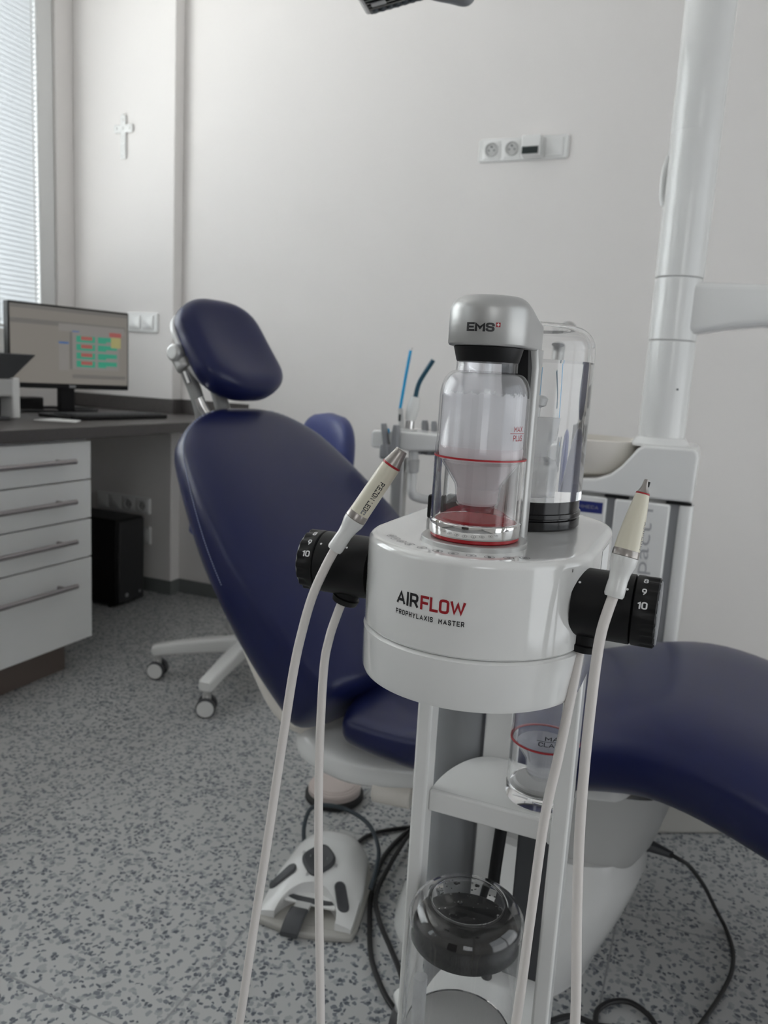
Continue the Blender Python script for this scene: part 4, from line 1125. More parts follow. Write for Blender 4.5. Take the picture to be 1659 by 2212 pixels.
cable('black cable crossing the long S shaped cable left of the cart', floor_pts([(915, 1776), (880, 1818), (842, 1880), (812, 1945), (818, 2000), (842, 2060), (862, 2110), (876, 2160), (900, 2200)], 0.013), 0.0048)

# ------------------------------------------------------------------ the white treatment cart in front
MX, MYF, MYR, MR = -0.169, 0.621, 0.731, 0.093
ZT, ZS, ZB = 0.875, 0.800, 0.758
def cyl_hit(px, py, cx, cy, r):
    d = ray(px, py); o = CAM
    a = d.x ** 2 + d.y ** 2; b = 2 * ((o.x - cx) * d.x + (o.y - cy) * d.y); c = (o.x - cx) ** 2 + (o.y - cy) ** 2 - r * r
    D = max(b * b - 4 * a * c, 0); t_ = (-b - math.sqrt(D)) / 2 / a; p = o + d * t_
    return math.atan2(p.x - cx, -(p.y - cy)), p.z
def stadium(r, n=40, yf=MYF, yr=MYR):
    pts = [(MX + r * math.cos(a), yf + r * math.sin(a)) for a in [PI + PI * k / n for k in range(n + 1)]]
    pts += [(MX + r * math.cos(a), yr + r * math.sin(a)) for a in [PI * k / n for k in range(n + 1)]]
    return pts
def housing(zs):
    return G().rings([[(x, y, z) for x, y in stadium(MR + dr)] for dr, z in zs])
ct = thing('treatment_cart', 'white rounded treatment cart with two black dials and black and red lettering in front', 'dental cart', (MX, 0.70, 0))
hz_ = [(-0.0015, ZS + 0.0006), (0, ZS + 0.0022), (0, ZT - 0.006)] + [(-0.006 + 0.006 * math.cos(a), ZT - 0.006 + 0.006 * math.sin(a)) for a in [PI / 2 * k / 8 for k in range(1, 9)]]
hz_ += [(-0.0065, ZT + 0.00001), (-0.03, ZT + 0.00002)]
upper = housing(hz_).build('upper_housing', M_gloss, ct, angle=40)
lower = housing([(-0.016, ZB), (-0.006, ZB + 0.0003), (-0.0015, ZB + 0.002), (0.0, ZB + 0.006), (0.0006, ZS - 0.0022), (-0.0012, ZS - 0.0004), (-0.004, ZS - 0.0001)]).build('lower_housing', M_gloss, ct, angle=40)
housing([(-0.003, ZS - 0.0006), (-0.003, ZS + 0.0012)]).build('seam_strip', M_mgrey, ct)

def wrap_text(body, th0, th1, z0, h, cx, cy, r, material, parent, name='lettering', sw=0.16, gap=0.2, lift=0.0002):
    vs, fs = stroke_text(body, (th1 - th0) * r, h, sw, gap)
    g = G(); P = []
    for x, y, z in vs:
        a = th0 + x / r; P.append((cx + (r + lift) * math.sin(a), cy - (r + lift) * math.cos(a), z0 + y))
    return g.add(P, fs).build(name, material, parent, smooth=False)
RD = math.radians
wrap_text('AIR', RD(-24.4), RD(-11.6), 0.8330, 0.0108, MX, MYF, MR, M_ink, upper, sw=0.19, gap=0.18)
wrap_text('FLOW', RD(-10.6), RD(11.1), 0.8330, 0.0108, MX, MYF, MR, M_redink, upper, sw=0.19, gap=0.14)
wrap_text('PROPHYLAXIS  MASTER', RD(-24.5), RD(11.0), 0.8250, 0.0040, MX, MYF, MR, M_ink, upper, sw=0.20, gap=0.32)
# row of printed key numbers on the top
key_px = [(868, 1158), (880, 1163), (894, 1168), (911, 1173), (934, 1179), (961, 1185), (990, 1189), (1022, 1192), (1053, 1194), (1084, 1194), (1110, 1194)]
for k, (px_, py_) in enumerate(key_px):
    c = at(px_, py_, 2, ZT)
    a = math.atan2(c.x - MX, -(c.y - MYF)); kx, ky = MX + 0.0765 * math.sin(a), MYF - 0.0765 * math.cos(a)
    F_ = Matrix(((math.cos(a), -math.sin(a), 0, kx), (math.sin(a), math.cos(a), 0, ky), (0, 0, 1, ZT + 0.00012), (0, 0, 0, 1)))
    g = G(); n = 28
    g.add([(0.0040 * math.cos(2 * PI * i / n), 0.0040 * math.sin(2 * PI * i / n), 0) for i in range(n)] + [(0.00345 * math.cos(2 * PI * i / n), 0.00345 * math.sin(2 * PI * i / n), 0) for i in range(n)],
          [(i, (i + 1) % n, n + (i + 1) % n, n + i) for i in range(n)], F_)
    vs, fs = stroke_text(str(k), 0.0042 if k == 10 else (0.0012 if k == 1 else 0.0026), 0.0036, 0.2)
    wd = max(v[0] for v in vs)
    g.add([(x - wd / 2, y - 0.0018, 0) for x, y, z in vs], fs, F_)
    g.build('key_mark', M_dgrey, upper, smooth=False)
# blank label on the right flank and a printed tick by the right dial
xr = MX + MR + 0.0002
G().add([(xr, 0.672, 0.842), (xr, 0.716, 0.842), (xr, 0.716, 0.866), (xr, 0.672, 0.866)], [(0, 1, 2, 3)]).build('blank_label', M_paper, upper, smooth=False)
a_, z_ = cyl_hit(1236, 1233, MX, MYF, MR)
G().add([(MX + (MR + .0002) * math.sin(a), MYF - (MR + .0002) * math.cos(a), z) for a, z in ((a_, z_ - .0012), (a_ + .009, z_ - .0012), (a_ + .009, z_ + .0012), (a_, z_ + .0012))], [(0, 1, 2, 3)]).build('tick_mark', M_ink, upper, smooth=False)

# aluminium foot plate and the arm that holds the powder bottle
BX, BY = -0.168, 0.597
G().lathe([(0.001, ZT), (0.0425, ZT), (0.0425, ZT + 0.0032), (0.0418, ZT + 0.004), (0.001, ZT + 0.004)], Matrix.Translation((BX, BY, 0)), 72).build('foot_plate', M_alup, ct)
def head_outline(r, y0, y1, rb, n=24, ns=8):
    pts = [(BX + r * math.cos(a), y0 + r * math.sin(a)) for a in [PI + PI * k / n for k in range(n + 1)]]
    pts += [(BX + r, y0 + (y1 - rb - y0) * k / ns) for k in range(1, ns)]
    for cx_, a0 in ((BX + r - rb, 0), (BX - r + rb, 90)):
        pts += [(cx_ + rb * math.cos(math.radians(a0 + 90 * k / 8)), y1 - rb + rb * math.sin(math.radians(a0 + 90 * k / 8))) for k in range(9)]
    return pts
HR, HY1 = 0.0315, 0.655
def smooth01(t): t = min(max(t, 0), 1); return t * t * (3 - 2 * t)
rs = []
for dr, z in [(-0.010, 1.0283), (-0.003, 1.0280), (-0.001, 1.0285), (0, 1.0300), (0, 1.0530)] + [(-0.012 + 0.012 * math.cos(a), 1.053 + 0.0125 * math.sin(a)) for a in [PI / 2 * k / 8 for k in range(1, 9)]]:
    ring = head_outline(HR + dr, BY, HY1 + dr, 0.014 + dr * 0.6, ns=8)
    rs.append([(x, y, z - (0.013 * smooth01((y - (BY - 0.004)) / 0.055) * max(0, (z - 1.04) / 0.025) if z > 1.04 else 0)) for x, y in ring])
hd_ = G().rings(rs).build('arm_head', M_alup, ct, angle=50)
rs = []
for z in (ZT, ZT + 0.001, 1.015, 1.0295):
    q = 0.0 if z < 1.02 else 0.0
    yi = BY + 0.0385 if z < 1.02 else BY + 0.028
    rs.append([(x, y, z) for x, y in rrect(BX + 0.004, yi, BX + HR, HY1, 0.006, 6)])
G().rings(rs).build('arm_column', M_alup, ct, angle=50)
g = G(); rs = []
for z, yi in ((0.990, BY + 0.0385), (0.994, BY + 0.034), (1.004, BY + 0.0285), (1.029, BY + 0.022)):
    rs.append([(x, y, z) for x, y in rrect(BX + 0.0045, yi, BX + 0.0262, BY + 0.0395, 0.0005, 2)])
g.rings(rs).build('arm_recess', M_black, ct, bevel=0.001)
wrap_text('EMS', RD(-17.0), RD(21.5), 1.0378, 0.0064, BX, BY, HR, M_ink, hd_, sw=0.22, gap=0.12)
g = G()
a0, a1, z0, z1 = RD(23.0), RD(29.0), 1.0413, 1.0446
g.add([(BX + (HR + .0002) * math.sin(a), BY - (HR + .0002) * math.cos(a), z) for a, z in ((a0, z0), (a1, z0), (a1, z1), (a0, z1))], [(0, 1, 2, 3)])
em = g.build('red_emblem', M_redink, hd_, smooth=False)
am, zm = (a0 + a1) / 2, (z0 + z1) / 2; g = G()
for da, dz in ((RD(2.0), 0.00035), (RD(0.65), 0.0011)):
    g.add([(BX + (HR + .0003) * math.sin(a), BY - (HR + .0003) * math.cos(a), z) for a, z in ((am - da, zm - dz), (am + da, zm - dz), (am + da, zm + dz), (am - da, zm + dz))], [(0, 1, 2, 3)])
g.build('emblem_cross', M_whiteink, hd_, smooth=False)

# small black switches at the rear left of the top
for px_, py_, w_ in ((934, 1118, 0.004), (975, 1118, 0.012)):
    c = at(px_, py_, 2, ZT); G().box((c.x - w_, c.y - 0.006, ZT), (c.x + w_, c.y + 0.006, ZT + 0.022)).build('rear_port', M_black, ct, bevel=0.002)

# the two handpiece holders with their dials
HYC, HZC = 0.605, 0.838
def holder(side, x_in, x_split, x_out):
    FXm = axis_frame((0, HYC, HZC), (side, 0, 0), (0, -1, 0))     # local z along the axle, x towards the viewer
    L = lambda x: side * x
    r = 0.0268
    sl = G().lathe([(0.010, L(x_in)), (r, L(x_in)), (r, L(x_split) - 0.0006), (r - 0.001, L(x_split)), (0.01, L(x_split))], FXm, 72).build('handpiece_holder', M_black, ct, angle=50)
    def kn(z, base, dep):
        out = []
        for j in range(180):
            a = 2 * PI * j / 180; k = math.cos(a * 16) - 0.45
            out.append(((base - dep * max(0, -k) ** 0.7 * 0.9) * math.cos(a), (base - dep * max(0, -k) ** 0.7 * 0.9) * math.sin(a), z))
        return out
    z0, z1 = L(x_split) + 0.0007, L(x_out)
    if z0 > z1: z0, z1 = z1, z0
    rs = [kn(z0, r - 0.0008, 0), kn(z0 + 0.0008, r, 0), kn(z0 + 0.006, r, 0), kn(z0 + 0.0085, r, 0.0012), kn(z1 - 0.0012, r, 0.0013), kn(z1, r - 0.0014, 0.001)]
    dl_ = G().rings(rs, mtx=FXm).build('dial', M_black, sl, angle=40)
    G().lathe([(0.001, z1 - 0.0003), (r - 0.0022, z1 - 0.0003), (r - 0.0028, z1 + 0.0008), (0.001, z1 + 0.0014)], FXm, 64).build('end_cap', M_mgrey, sl)  # mid grey paints in the bright reflection on the end face
    # digits: x along world +X, upright around the axle
    for body, ang, wd in (('10', 23, 0.0072), ('9', 46, 0.0034), ('8', 70, 0.0034)):
        vs, fs = stroke_text(body, wd, 0.0054, 0.19, 0.16)
        g = G(); P = []
        xm = (x_split + x_out) / 2 - side * 0.0015
        for x, y, z in vs:
            a = RD(ang) + (y - 0.0027) / r; rr = r + 0.00025
            P.append((xm - wd / 2 + x, HYC - rr * math.cos(a), HZC + rr * math.sin(a)))
        g.add(P, fs).build('dial_number', M_whiteink, sl, smooth=False)
    for xd, ang in ((x_split - side * 0.0045, 46), (x_in + side * 0.0045 if side > 0 else x_in - 0.02, 46)):
        g = G(); n = 14; P = []
        for k in range(n):
            a = RD(ang) + 0.0010 * math.sin(2 * PI * k / n) / r
            P.append((xd + 0.0010 * math.cos(2 * PI * k / n), HYC - (r + .0002) * math.cos(a), HZC + (r + .0002) * math.sin(a)))
        g.add(P, [tuple(range(n))]).build('index_dot', M_whiteink, sl, smooth=False)
    return sl
hl = holder(-1, -0.255, -0.3040, -0.3200)
hr_ = holder(1, -0.085, -0.0415, -0.0235)
def nozzle(par, p0, p1):
    d = Vector(p1) - Vector(p0)
    G().lathe([(0.0135, 0), (0.0110, d.length * .35), (0.0104, d.length * .72), (0.0122, d.length * .76), (0.0112, d.length), (0.006, d.length)], axis_frame(p0, d), 32).build('cord_socket', M_black, par)
ns_l0, ns_l1 = (-0.2765, 0.604, 0.824), at(744, 1300, 1, 0.603)
ns_r0, ns_r1 = (-0.0745, 0.604, 0.822), at(1254, 1402, 1, 0.603)
nozzle(hl, ns_l0, ns_l1); nozzle(hr_, ns_r0, ns_r1)

# frame below: two front uprights, rear columns, shelves, foot frame with casters
for x0, x1 in ((-0.2515, -0.2355), (-0.1045, -0.0875)):
    G().box((x0, 0.728, 0.085), (x1, 0.754, ZB + 0.002)).build('upright', M_white, ct, bevel=0.003)
G().lathe([(0.030, 0.085), (0.030, ZB + 0.002)], Matrix.Translation((-0.241, 0.862, 0)), 40).build('rear_column', M_colgrey, ct)
G().box((-0.2085, 0.850, 0.085), (-0.176, 0.862, ZB + 0.002)).build('rear_panel', M_white, ct, bevel=0.002)
G().box((-0.156, 0.836, 0.085), (-0.110, 0.862, ZB - 0.2)).build('rear_rail', M_dgrey, ct, bevel=0.003)
def shelf(z, yfront, lip):
    col = [(-0.236, yfront)] + [(-0.190 - 0.046 * math.cos(a), max(yfront, 0.750) + (0.850 - max(yfront, 0.750)) * math.sin(a)) for a in [PI / 2 * k / 12 for k in range(13)]] + [(-0.100, 0.850), (-0.100, yfront)]
    s = G().prism(col, z - 0.004, z).build('shelf', M_white, ct, bevel=0.001)
    return s
sh1 = shelf(0.570, 0.744, 1)
G().box((-0.2355, 0.7385, 0.5475), (-0.1045, 0.7455, 0.571)).build('shelf_lip', M_white, sh1, bevel=0.002)
G().box((-0.108, 0.7375, 0.5465), (-0.1025, 0.747, 0.572)).build('lip_bracket', M_white, sh1, bevel=0.002)
sh2 = shelf(0.310, 0.640, 1)
for sx_, sy_ in ((-1, -1), (1, -1), (-1, 1), (1, 1)):
    a = Vector((MX, 0.76, 0.085)); e = Vector((MX + sx_ * 0.20, 0.76 + (-0.10 if sy_ < 0 else 0.24), 0.075))
    if sy_ > 0: e.x = MX + sx_ * 0.17
    lg = G().tube([a, a.lerp(e, .5), e], 0.014, seg=16, smooth=False).build('base_leg', M_white, ct)
    cp = Vector((e.x, e.y, 0.026))
    ca = G().cyl(cp + Vector((0, -0.0, 0.012)), e + Vector((0, 0, -0.008)), 0.010, seg=16).build('caster', M_mgrey, ct)
    G().cyl(cp - Vector((0.012, 0, 0)), cp + Vector((0.012, 0, 0)), 0.026, seg=32).build('wheel', M_dgrey, ca, bevel=0.003)
G().lathe([(0.01, 0.06), (0.06, 0.06), (0.075, 0.075), (0.06, 0.092), (0.01, 0.094)], Matrix.Translation((MX, 0.76, 0)), 40).build('base_hub', M_white, ct)
G().box((-0.252, 0.725, 0.078), (-0.087, 0.866, 0.092)).build('base_crossbar', M_white, ct, bevel=0.003)
# hose behind the shelf
G().tube([(-0.170, 0.825, 0.567), (-0.174, 0.83, 0.50), (-0.178, 0.83, 0.42), (-0.176, 0.825, 0.34), (-0.172, 0.82, 0.308)], 0.0072, seg=14).build('supply_hose', M_black, ct)

# ------------------------------------------------------------------ powder bottles
def powder_bottle(label, bx, by, z0, accent, film, ink, text2, th_text, top_cap, red_bottom, bed):
    t = thing('powder_bottle', label, 'powder bottle', (bx, by, z0), None)
    M0 = Matrix.Translation((bx, by, z0))
    if red_bottom:
        G().lathe([(0.001, 0.0002), (0.034, 0.0002), (0.0352, 0.0012), (0.0352, 0.0034), (0.001, 0.0036)], M0, 72).build('red_foot', M_red, t)
        G().lathe([(0.0325, 0.0036), (0.0358, 0.0036), (0.0364, 0.0046), (0.0364, 0.0138), (0.0358, 0.0146), (0.0325, 0.0146)], M0, 96, closed=True).build('chrome_ring', M_chrome, t)
        G().lathe([(0.001, 0.0037), (0.0323, 0.0037), (0.0323, 0.0142), (0.0265, 0.0144), (0.0255, 0.0156), (0.001, 0.0158)], M0, 64).build('red_disc', M_red, t)
        G().lathe([(0.0300, 0.0156), (0.0200, 0.0220), (0.0150, 0.0240), (0.001, 0.0242)][::-1], M0, 64, cap=False).build('pink_cone', M_redclear, t)
    else:
        G().lathe([(0.001, 0.0002), (0.0358, 0.0002), (0.0364, 0.0012), (0.0364, 0.0138), (0.0358, 0.0146), (0.001, 0.0146)], M0, 96).build('foot_ring', M_clear, t)
        G().lathe([(0.001, 0.0147), (0.0285, 0.0147), (0.029, 0.017), (0.027, 0.019), (0.001, 0.019)], M0, 64).build('inner_disc', M_lgrey, t)
    # lower clear sleeve
    zl, zr = 0.0147, 0.0640
    G().lathe([(0.0332, zl), (0.0360, zl), (0.0360, zr), (0.0332, zr)], M0, 96, closed=True).build('lower_sleeve', M_clear, t, angle=50)
    # funnel
    fo = [(0.0322, 0.0625), (0.0305, 0.0605), (0.0190, 0.0430), (0.0185, 0.0415), (0.0180, 0.0390), (0.0172, 0.0290), (0.0160, 0.0262), (0.0120, 0.0235), (0.0115, 0.0215)]
    fi = [(r - 0.0016, z) for r, z in reversed(fo)]
    G().lathe(fo + fi, M0, 72, closed=True).build('funnel', M_thin, t, angle=50)
    G().lathe([(0.0285, 0.0600), (0.0168, 0.0430), (0.0158, 0.0290), (0.0140, 0.0268), (0.001, 0.0262)][::-1] , M0, 64, cap=False).build('funnel_powder', M_haze_low if red_bottom else M_frost, t)
    G().lathe([(0.0340, zr), (0.0362, zr), (0.0362, zr + 0.0013), (0.0340, zr + 0.0013)], M0, 96, closed=True).build('gasket_ring', M_red, t)
    za = zr + 0.0013
    zs_, zn = 0.1105, 0.1325
    sh = []
    for k in range(13):
        a = PI / 2 * k / 12; sh.append((0.0240 + 0.0110 * math.cos(a) , zs_ + 0.020 * math.sin(a)))
    outp = [(0.0358, za), (0.0358, za + 0.008), (0.0352, za + 0.010), (0.0350, zs_)] + sh + [(0.0238, zn + 0.001), (0.0238, zn + 0.0052)]
    inn = [(r - 0.0018, z - (0.0012 if z > zs_ else 0)) for r, z in reversed(outp)]
    inn[-1] = (0.0340, za); inn[0] = (0.0220, zn + 0.0052)
    G().lathe(outp + inn, M0, 96, closed=True).build('chamber', M_thin, t, angle=50)
    # powder film just inside the wall
    fm = [(r - 0.0026, z - 0.0012) for r, z in [(0.0340, za + 0.002), (0.0350, za + 0.010), (0.0350, zs_)] + sh]
    rs_film = G().lathe(fm, None, 72, cap=False)
    o = rs_film.build('powder_film', film, t); o.matrix_parent_inverse = Matrix.Identity(4)
    if bed:
        G().lathe([(0.001, za - 0.002), (0.0325, za - 0.002), (0.0330, za + 0.006), (0.0325, za + 0.0075), (0.024, za + 0.0065), (0.001, za + 0.006)], M0, 64).build('powder_bed', M_haze_low, t)
    if top_cap:
        G().lathe([(0.012, zn + 0.0050), (0.0236, zn + 0.0050), (0.0242, zn + 0.006), (0.0268, 0.1485), (0.0262, 0.1490), (0.012, 0.1490)], M0, 72).build('cap', M_black, t)
    else:
        G().lathe([(0.012, zn + 0.0050), (0.0246, zn + 0.0050), (0.0246, zn + 0.017), (0.0236, zn + 0.018), (0.012, zn + 0.018)], M0, 72).build('cap', M_lgrey, t)
    # printed fill mark
    th0, th1, zc_ = th_text
    w_ = th1 - th0
    wrap_text('MAX', th0 + w_ * 0.22, th0 + w_ * 0.82, zc_ + 0.0012, 0.0044, bx, by, 0.0351, ink, t, name='fill_lettering', sw=0.15, gap=0.16)
    if text2 == 'PLUS':
        wrap_text(text2, th0 + w_ * 0.20, th0 + w_ * 0.84, zc_ - 0.0056, 0.0044, bx, by, 0.0351, ink, t, name='fill_lettering', sw=0.15, gap=0.16)
    else:
        wrap_text(text2, th0 + w_ * 0.05, th0 + w_ * 1.0, zc_ - 0.0056, 0.0044, bx, by, 0.0351, ink, t, name='fill_lettering', sw=0.15, gap=0.16)
    g = G(); n = 12
    g.add([(bx + 0.0353 * math.sin(th0 + w_ * k / n), by - 0.0353 * math.cos(th0 + w_ * k / n), zc_ + dz) for k in range(n + 1) for dz in (-0.00025, 0.00025)],
          [(2 * k, 2 * k + 2, 2 * k + 3, 2 * k + 1) for k in range(n)])
    g.build('fill_line', ink, t, smooth=False)
    return t
ta, tz = cyl_hit(1102, 937, BX, BY, 0.0351); tb, _ = cyl_hit(1131, 937, BX, BY, 0.0351)
powder_bottle('clear powder bottle with red foot and black cap on the cart top', BX, BY, ZT + 0.004, M_red, M_haze, M_redink, 'PLUS', (ta, tb, tz), True, True, True)
B2X, B2Y = -0.1275, 0.7875
ta, tz = cyl_hit(1160, 1599, B2X, B2Y, 0.0351); tb = ta + RD(58)
powder_bottle('clear powder bottle with black fill mark on the cart middle shelf', B2X, B2Y, 0.5702, M_red, M_faint, M_ink, 'CLASSIC', (ta, tb, tz), False, False, False)

# ------------------------------------------------------------------ water tanks
def tank(label, tx, ty_, z0, hgt, r, water_z, cat='water tank'):
    t = thing('water_tank', label, cat, (tx, ty_, z0)); M0 = Matrix.Translation((tx, ty_, z0))
    g = G(); g.lathe([(0.001, 0.0002), (r - 0.002, 0.0002), (r, 0.002), (r, 0.0085), (r - 0.0015, 0.0095), (r - 0.0015, 0.0105), (r + 0.0004, 0.0115), (r + 0.0004, 0.0150), (r - 0.0012, 0.0156), (r - 0.0012, 0.0262), (0.001, 0.0262)], M0, 96)
    g.build('base_ring', M_blackgl, t)
    zb = 0.0155; cr = 0.021
    arc_o = [(r - cr + cr * math.cos(a), hgt - cr + cr * math.sin(a)) for a in [PI / 2 * k / 12 for k in range(13)]]
    w_ = 0.0024; ci = cr - w_
    arc_i = [(r - cr + ci * math.cos(a), hgt - cr + ci * math.sin(a)) for a in [PI / 2 * k / 12 for k in range(13)]]
    prof = [(r - 0.0011, zb), (r, zb + 0.001)] + arc_o + [(r - cr - 0.001, hgt + 0.0006), (r - cr - 0.002, hgt), (0.0005, hgt)] + [(0.0005, hgt - w_)] + arc_i[::-1] + [(r - w_, zb + 0.012), (r - 0.0011, zb + 0.0115)]
    prof = [(r - w_ + 0.0001, 0.0263), (r, 0.0263)] + arc_o + [(r - cr - 0.001, hgt + 0.0007), (r - cr - 0.0022, hgt), (0.0, hgt), (0.0, hgt - w_)] + arc_i[::-1]
    G().lathe(prof, M0, 96, closed=True).build('clear_bell', M_clear, t, angle=50)
    if water_z:
        wz = water_z - z0; ri = r - w_ + 0.0002
        G().lathe([(0.0, 0.0263), (ri, 0.0263), (ri, wz), (0.0, wz)], M0, 96).build('water', M_water, t, angle=50)
    return t, M0
TX, TY, TR = -0.165, 0.7215, 0.0590
wz = at(1270, 784, 1, TY).z
t1, M1 = tank('large clear water tank with black base at the rear of the cart top', TX, TY, ZT, 0.180, TR, wz)
fx_, fy_ = TX + 0.005, TY + 0.004
G().lathe([(0.001, 0.9015), (0.0200, 0.9015), (0.0205, 0.928), (0.0185, 0.934), (0.0130, 0.938), (0.0125, 0.944), (0.0175, 0.955), (0.0195, 0.973), (0.0190, 0.9735), (0.001, 0.9735)], Matrix.Translation((fx_, fy_, 0)), 48).build('filter_body', M_frost, t1)
G().lathe([(0.001, 0.9735), (0.004, 0.9735), (0.004, 0.982), (0.0075, 0.984), (0.0085, 0.990), (0.006, 0.993), (0.001, 0.993)], Matrix.Translation((fx_ + 0.0015, fy_, 0)), 32).build('float_knob', M_white, t1)
G().cyl((fx_ + 0.0015, fy_, 0.993), (fx_ + 0.0015, fy_, 1.018), 0.0030, seg=20).build('blue_rod', M_blue, t1)

T2X, T2Y, T2R = -0.174, 0.699, 0.0585
t2, M2 = tank('clear domed tank with a black inner float low on the cart shelf', T2X, T2Y, 0.3102, 0.177, T2R, None)
G().lathe([(0.001, 0.136), (0.0535, 0.136), (0.0550, 0.139), (0.0545, 0.147), (0.051, 0.153), (0.044, 0.157), (0.040, 0.158), (0.001, 0.1575)], M2, 72).build('black_float', M_black, t2)
G().lathe([(0.001, 0.0263), (0.055, 0.0263), (0.054, 0.0275), (0.001, 0.0275)], M2, 64).build('inner_plate', M_lgrey, t2)
G().cyl((T2X - 0.040, T2Y - 0.012, 0.3375), (T2X - 0.040, T2Y - 0.012, 0.395), 0.007, seg=24).build('inner_tube', M_frost, t2)
g = G()
random.seed(3)
for k in range(46):
    a, rr = random.uniform(0, 2 * PI), 0.036 * random.random() ** 0.5
    s_ = random.choice([0.0006, 0.0008, 0.0011]) if k > 3 else 0.0026
    g.lathe([(0.0001, s_ * 0.75), (s_ * 0.6, s_ * 0.62), (s_, s_ * 0.15), (s_, -0.0002)], Matrix.Translation((T2X + rr * math.cos(a), T2Y + rr * math.sin(a), 0.3102 + 0.177)), 12)
o = g.build('water_drops', M_water, t2)
o['kind'] = 'stuff'

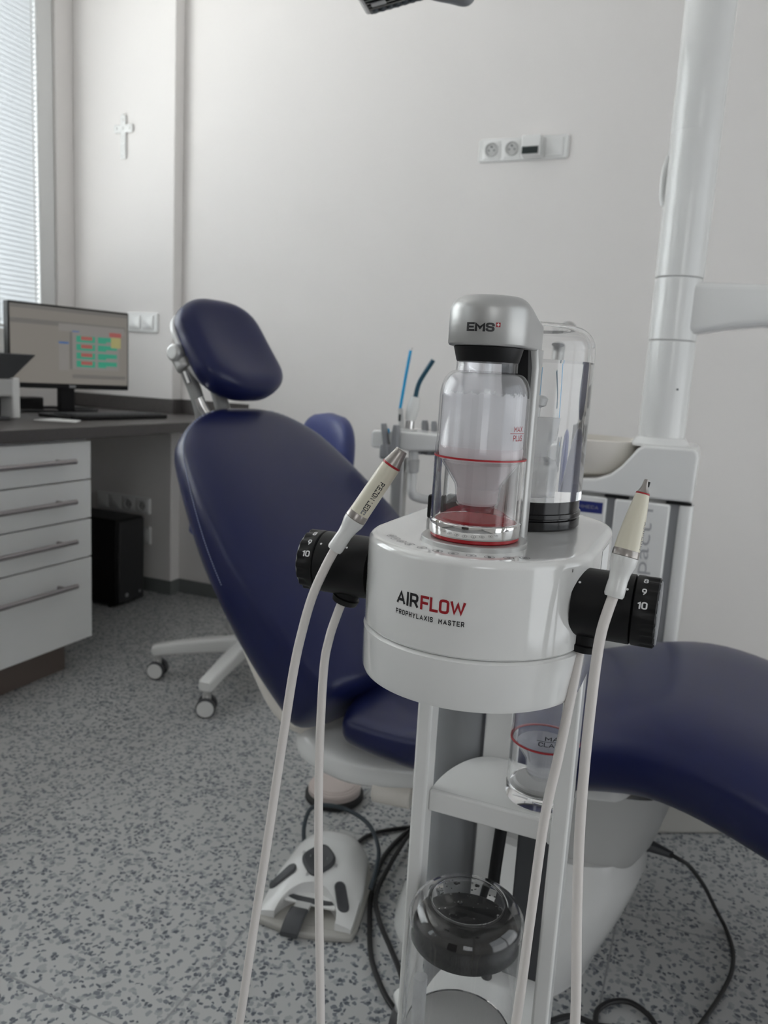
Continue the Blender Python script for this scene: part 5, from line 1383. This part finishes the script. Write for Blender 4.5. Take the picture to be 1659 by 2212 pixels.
# ------------------------------------------------------------------ handpieces with their cords
def handpiece(label, p0, p1, kind, cord_pts):
    p0, p1 = Vector(p0), Vector(p1); D = p1 - p0; L = D.length; d = D.normalized()
    t = thing('handpiece', label, 'handpiece', tuple(p0))
    Nn = (CAM - p0); Nn = (Nn - d * Nn.dot(d)).normalized(); Sv = d.cross(Nn)
    if Sv.dot(Vector((0.92, 0.39, 0))) < 0: Sv = -Sv
    F_ = axis_frame(p0, d, Nn)
    if kind == 'a':
        R = dict(s=[(0.0045, 0), (0.0062, 0.0002), (0.0068, 0.002), (0.0066, 0.006), (0.0064, L * .16), (0.0072, L * .22), (0.0088, L * .28), (0.0090, L * .315)],
                 r=[(0.0086, L * .315), (0.0090, L * .32), (0.0088, L * .375), (0.0086, L * .378)],
                 b=[(0.0086, L * .378), (0.0085, L * .45), (0.0083, L * .65), (0.0081, L * .815), (0.0079, L * .842)],
                 g=[(0.0080, L * .843), (0.0082, L * .847), (0.0081, L * .860)],
                 n=[(0.0079, L * .861), (0.0074, L * .882), (0.0063, L * .925), (0.0054, L * .97), (0.0050, L * .995), (0.0046, L), (0.003, L)])
    else:
        R = dict(s=[(0.0045, 0), (0.0064, 0.0002), (0.0072, 0.002), (0.0071, 0.007), (0.0068, L * .14), (0.0074, L * .21), (0.0094, L * .28), (0.0096, L * .345)],
                 r=[(0.0092, L * .345), (0.0096, L * .35), (0.0094, L * .402), (0.0092, L * .405)],
                 b=[(0.0092, L * .405), (0.0088, L * .50), (0.0078, L * .63), (0.0064, L * .76), (0.0050, L * .868), (0.0048, L * .874)],
                 g=[(0.0049, L * .875), (0.0050, L * .878), (0.0048, L * .887)],
                 n=[(0.0047, L * .888), (0.0034, L * .91), (0.0024, L * .94), (0.0019, L * .97), (0.0017, L * .99), (0.0015, L), (0.001, L)])
    G().lathe(R['s'], F_, 40).build('sleeve', M_cream if False else M_white, t)
    G().lathe(R['r'], F_, 40).build('metal_band', M_steel, t)
    bd = G().lathe(R['b'], F_, 40).build('grip', M_ivory, t)
    G().lathe(R['g'], F_, 40).build('red_ring', M_red, t)
    G().lathe(R['n'], F_, 40).build('nozzle', M_steel, t)
    def on_grip(body, s_top, s_bot, h, phi0, material, name, bold=0.012):
        vs, fs = stroke_text(body, (s_top - s_bot) * L, h, 0.17, 0.18)
        P = []
        for x, y, z in vs:
            s = s_top * L - x; r = interp(s, [q[1] for q in R['b']], [q[0] for q in R['b']]) + 0.0002
            a = phi0 + (y - h / 2) / r
            P.append(p0 + d * s + (Nn * math.cos(a) + Sv * math.sin(a)) * r)
        G().add(P, fs).build(name, material, bd, smooth=False)
    if kind == 'a':
        on_grip('PIEZON LED', 0.70, 0.432, 0.0046, RD(18), M_ink, 'grip_lettering')
        g = G()
        def sq_(s0, s1, h0, h1, lift):
            P = []
            for s, hh in ((s0, h0), (s1, h0), (s1, h1), (s0, h1)):
                r = 0.0084 + lift; a = RD(18) + hh / r
                P.append(p0 + d * s * L + (Nn * math.cos(a) + Sv * math.sin(a)) * r)
            g.add(P, [(0, 1, 2, 3)])
        sq_(0.393, 0.428, -0.0020, 0.0020, 0.00035); g.build('grip_emblem', M_greyink, bd, smooth=False)
        g = G(); sq_(0.399, 0.422, -0.0004, 0.0004, 0.0005); sq_(0.4065, 0.4145, -0.0013, 0.0013, 0.0005); g.build('emblem_cross', M_ivory, bd, smooth=False)
    else:
        on_grip('AIRFLOW', 0.66, 0.42, 0.0040, RD(74), M_greyink, 'grip_lettering')
        tp_ = p0 + d * (L * 0.965) + Sv * 0.0022
        G().cyl(tp_ - d * 0.002, tp_ + d * 0.0018, 0.0009, seg=12).build('jet_port', M_ink, t)
    G().tube([p0 + d * 0.004] + [Vector(p) for p in cord_pts], 0.0039, seg=16, sub=10).build('cord', M_cord, t)
    return t
def A3(px_, py_, y_): return at(px_, py_, 1, y_)
lp0, lp1 = A3(722, 1188, 0.571), A3(868, 972, 0.590)
cl = [A3(703, 1225, .568), A3(676, 1285, .564), A3(655, 1355, .560), A3(634, 1450, .555), A3(606, 1630, .548), A3(575, 1836, .540), A3(546, 2020, .535), A3(517, 2212, .53)]
b_end = [A3(693, 2212, .56), A3(690, 2020, .568), A3(688, 1836, .575), A3(690, 1630, .582), A3(699, 1450, .590), A3(711, 1380, .595), A3(728, 1328, .600), ns_l1 + Vector((0, 0, 0.006))]
q0, q1 = cl[-1], b_end[0]
loop = [q0 + Vector((-0.012, 0, -0.08)), q0.lerp(q1, .25) + Vector((0, -0.005, -0.16)), q0.lerp(q1, .7) + Vector((0, -0.005, -0.16)), q1 + Vector((0.004, 0, -0.08))]
handpiece('ivory handpiece with blunt steel tip and black lettering leaning on the left dial', lp0, lp1, 'a', cl + loop + b_end)
rp0, rp1 = A3(1325, 1290, 0.570), A3(1397, 1036, 0.590)
dl_ = [A3(1313, 1320, .568), A3(1300, 1362, .565), A3(1290, 1415, .563), A3(1279, 1500, .560), A3(1264, 1640, .556), A3(1252, 1800, .553), A3(1246, 1980, .55), A3(1242, 2212, .548)]
c_end = [A3(1114, 2212, .555), A3(1145, 1990, .565), A3(1176, 1770, .573), A3(1205, 1640, .580), A3(1228, 1530, .588), A3(1243, 1455, .595), ns_r1 + Vector((0, 0, 0.006))]
q0, q1 = dl_[-1], c_end[0]
loop = [q0 + Vector((0.0, 0, -0.08)), q0.lerp(q1, .3) + Vector((0, -0.005, -0.17)), q0.lerp(q1, .75) + Vector((0, -0.005, -0.17)), q1 + Vector((-0.008, 0, -0.08))]
handpiece('ivory handpiece with tapered metal nozzle leaning on the right black dial', rp0, rp1, 'b', dl_ + loop + c_end)
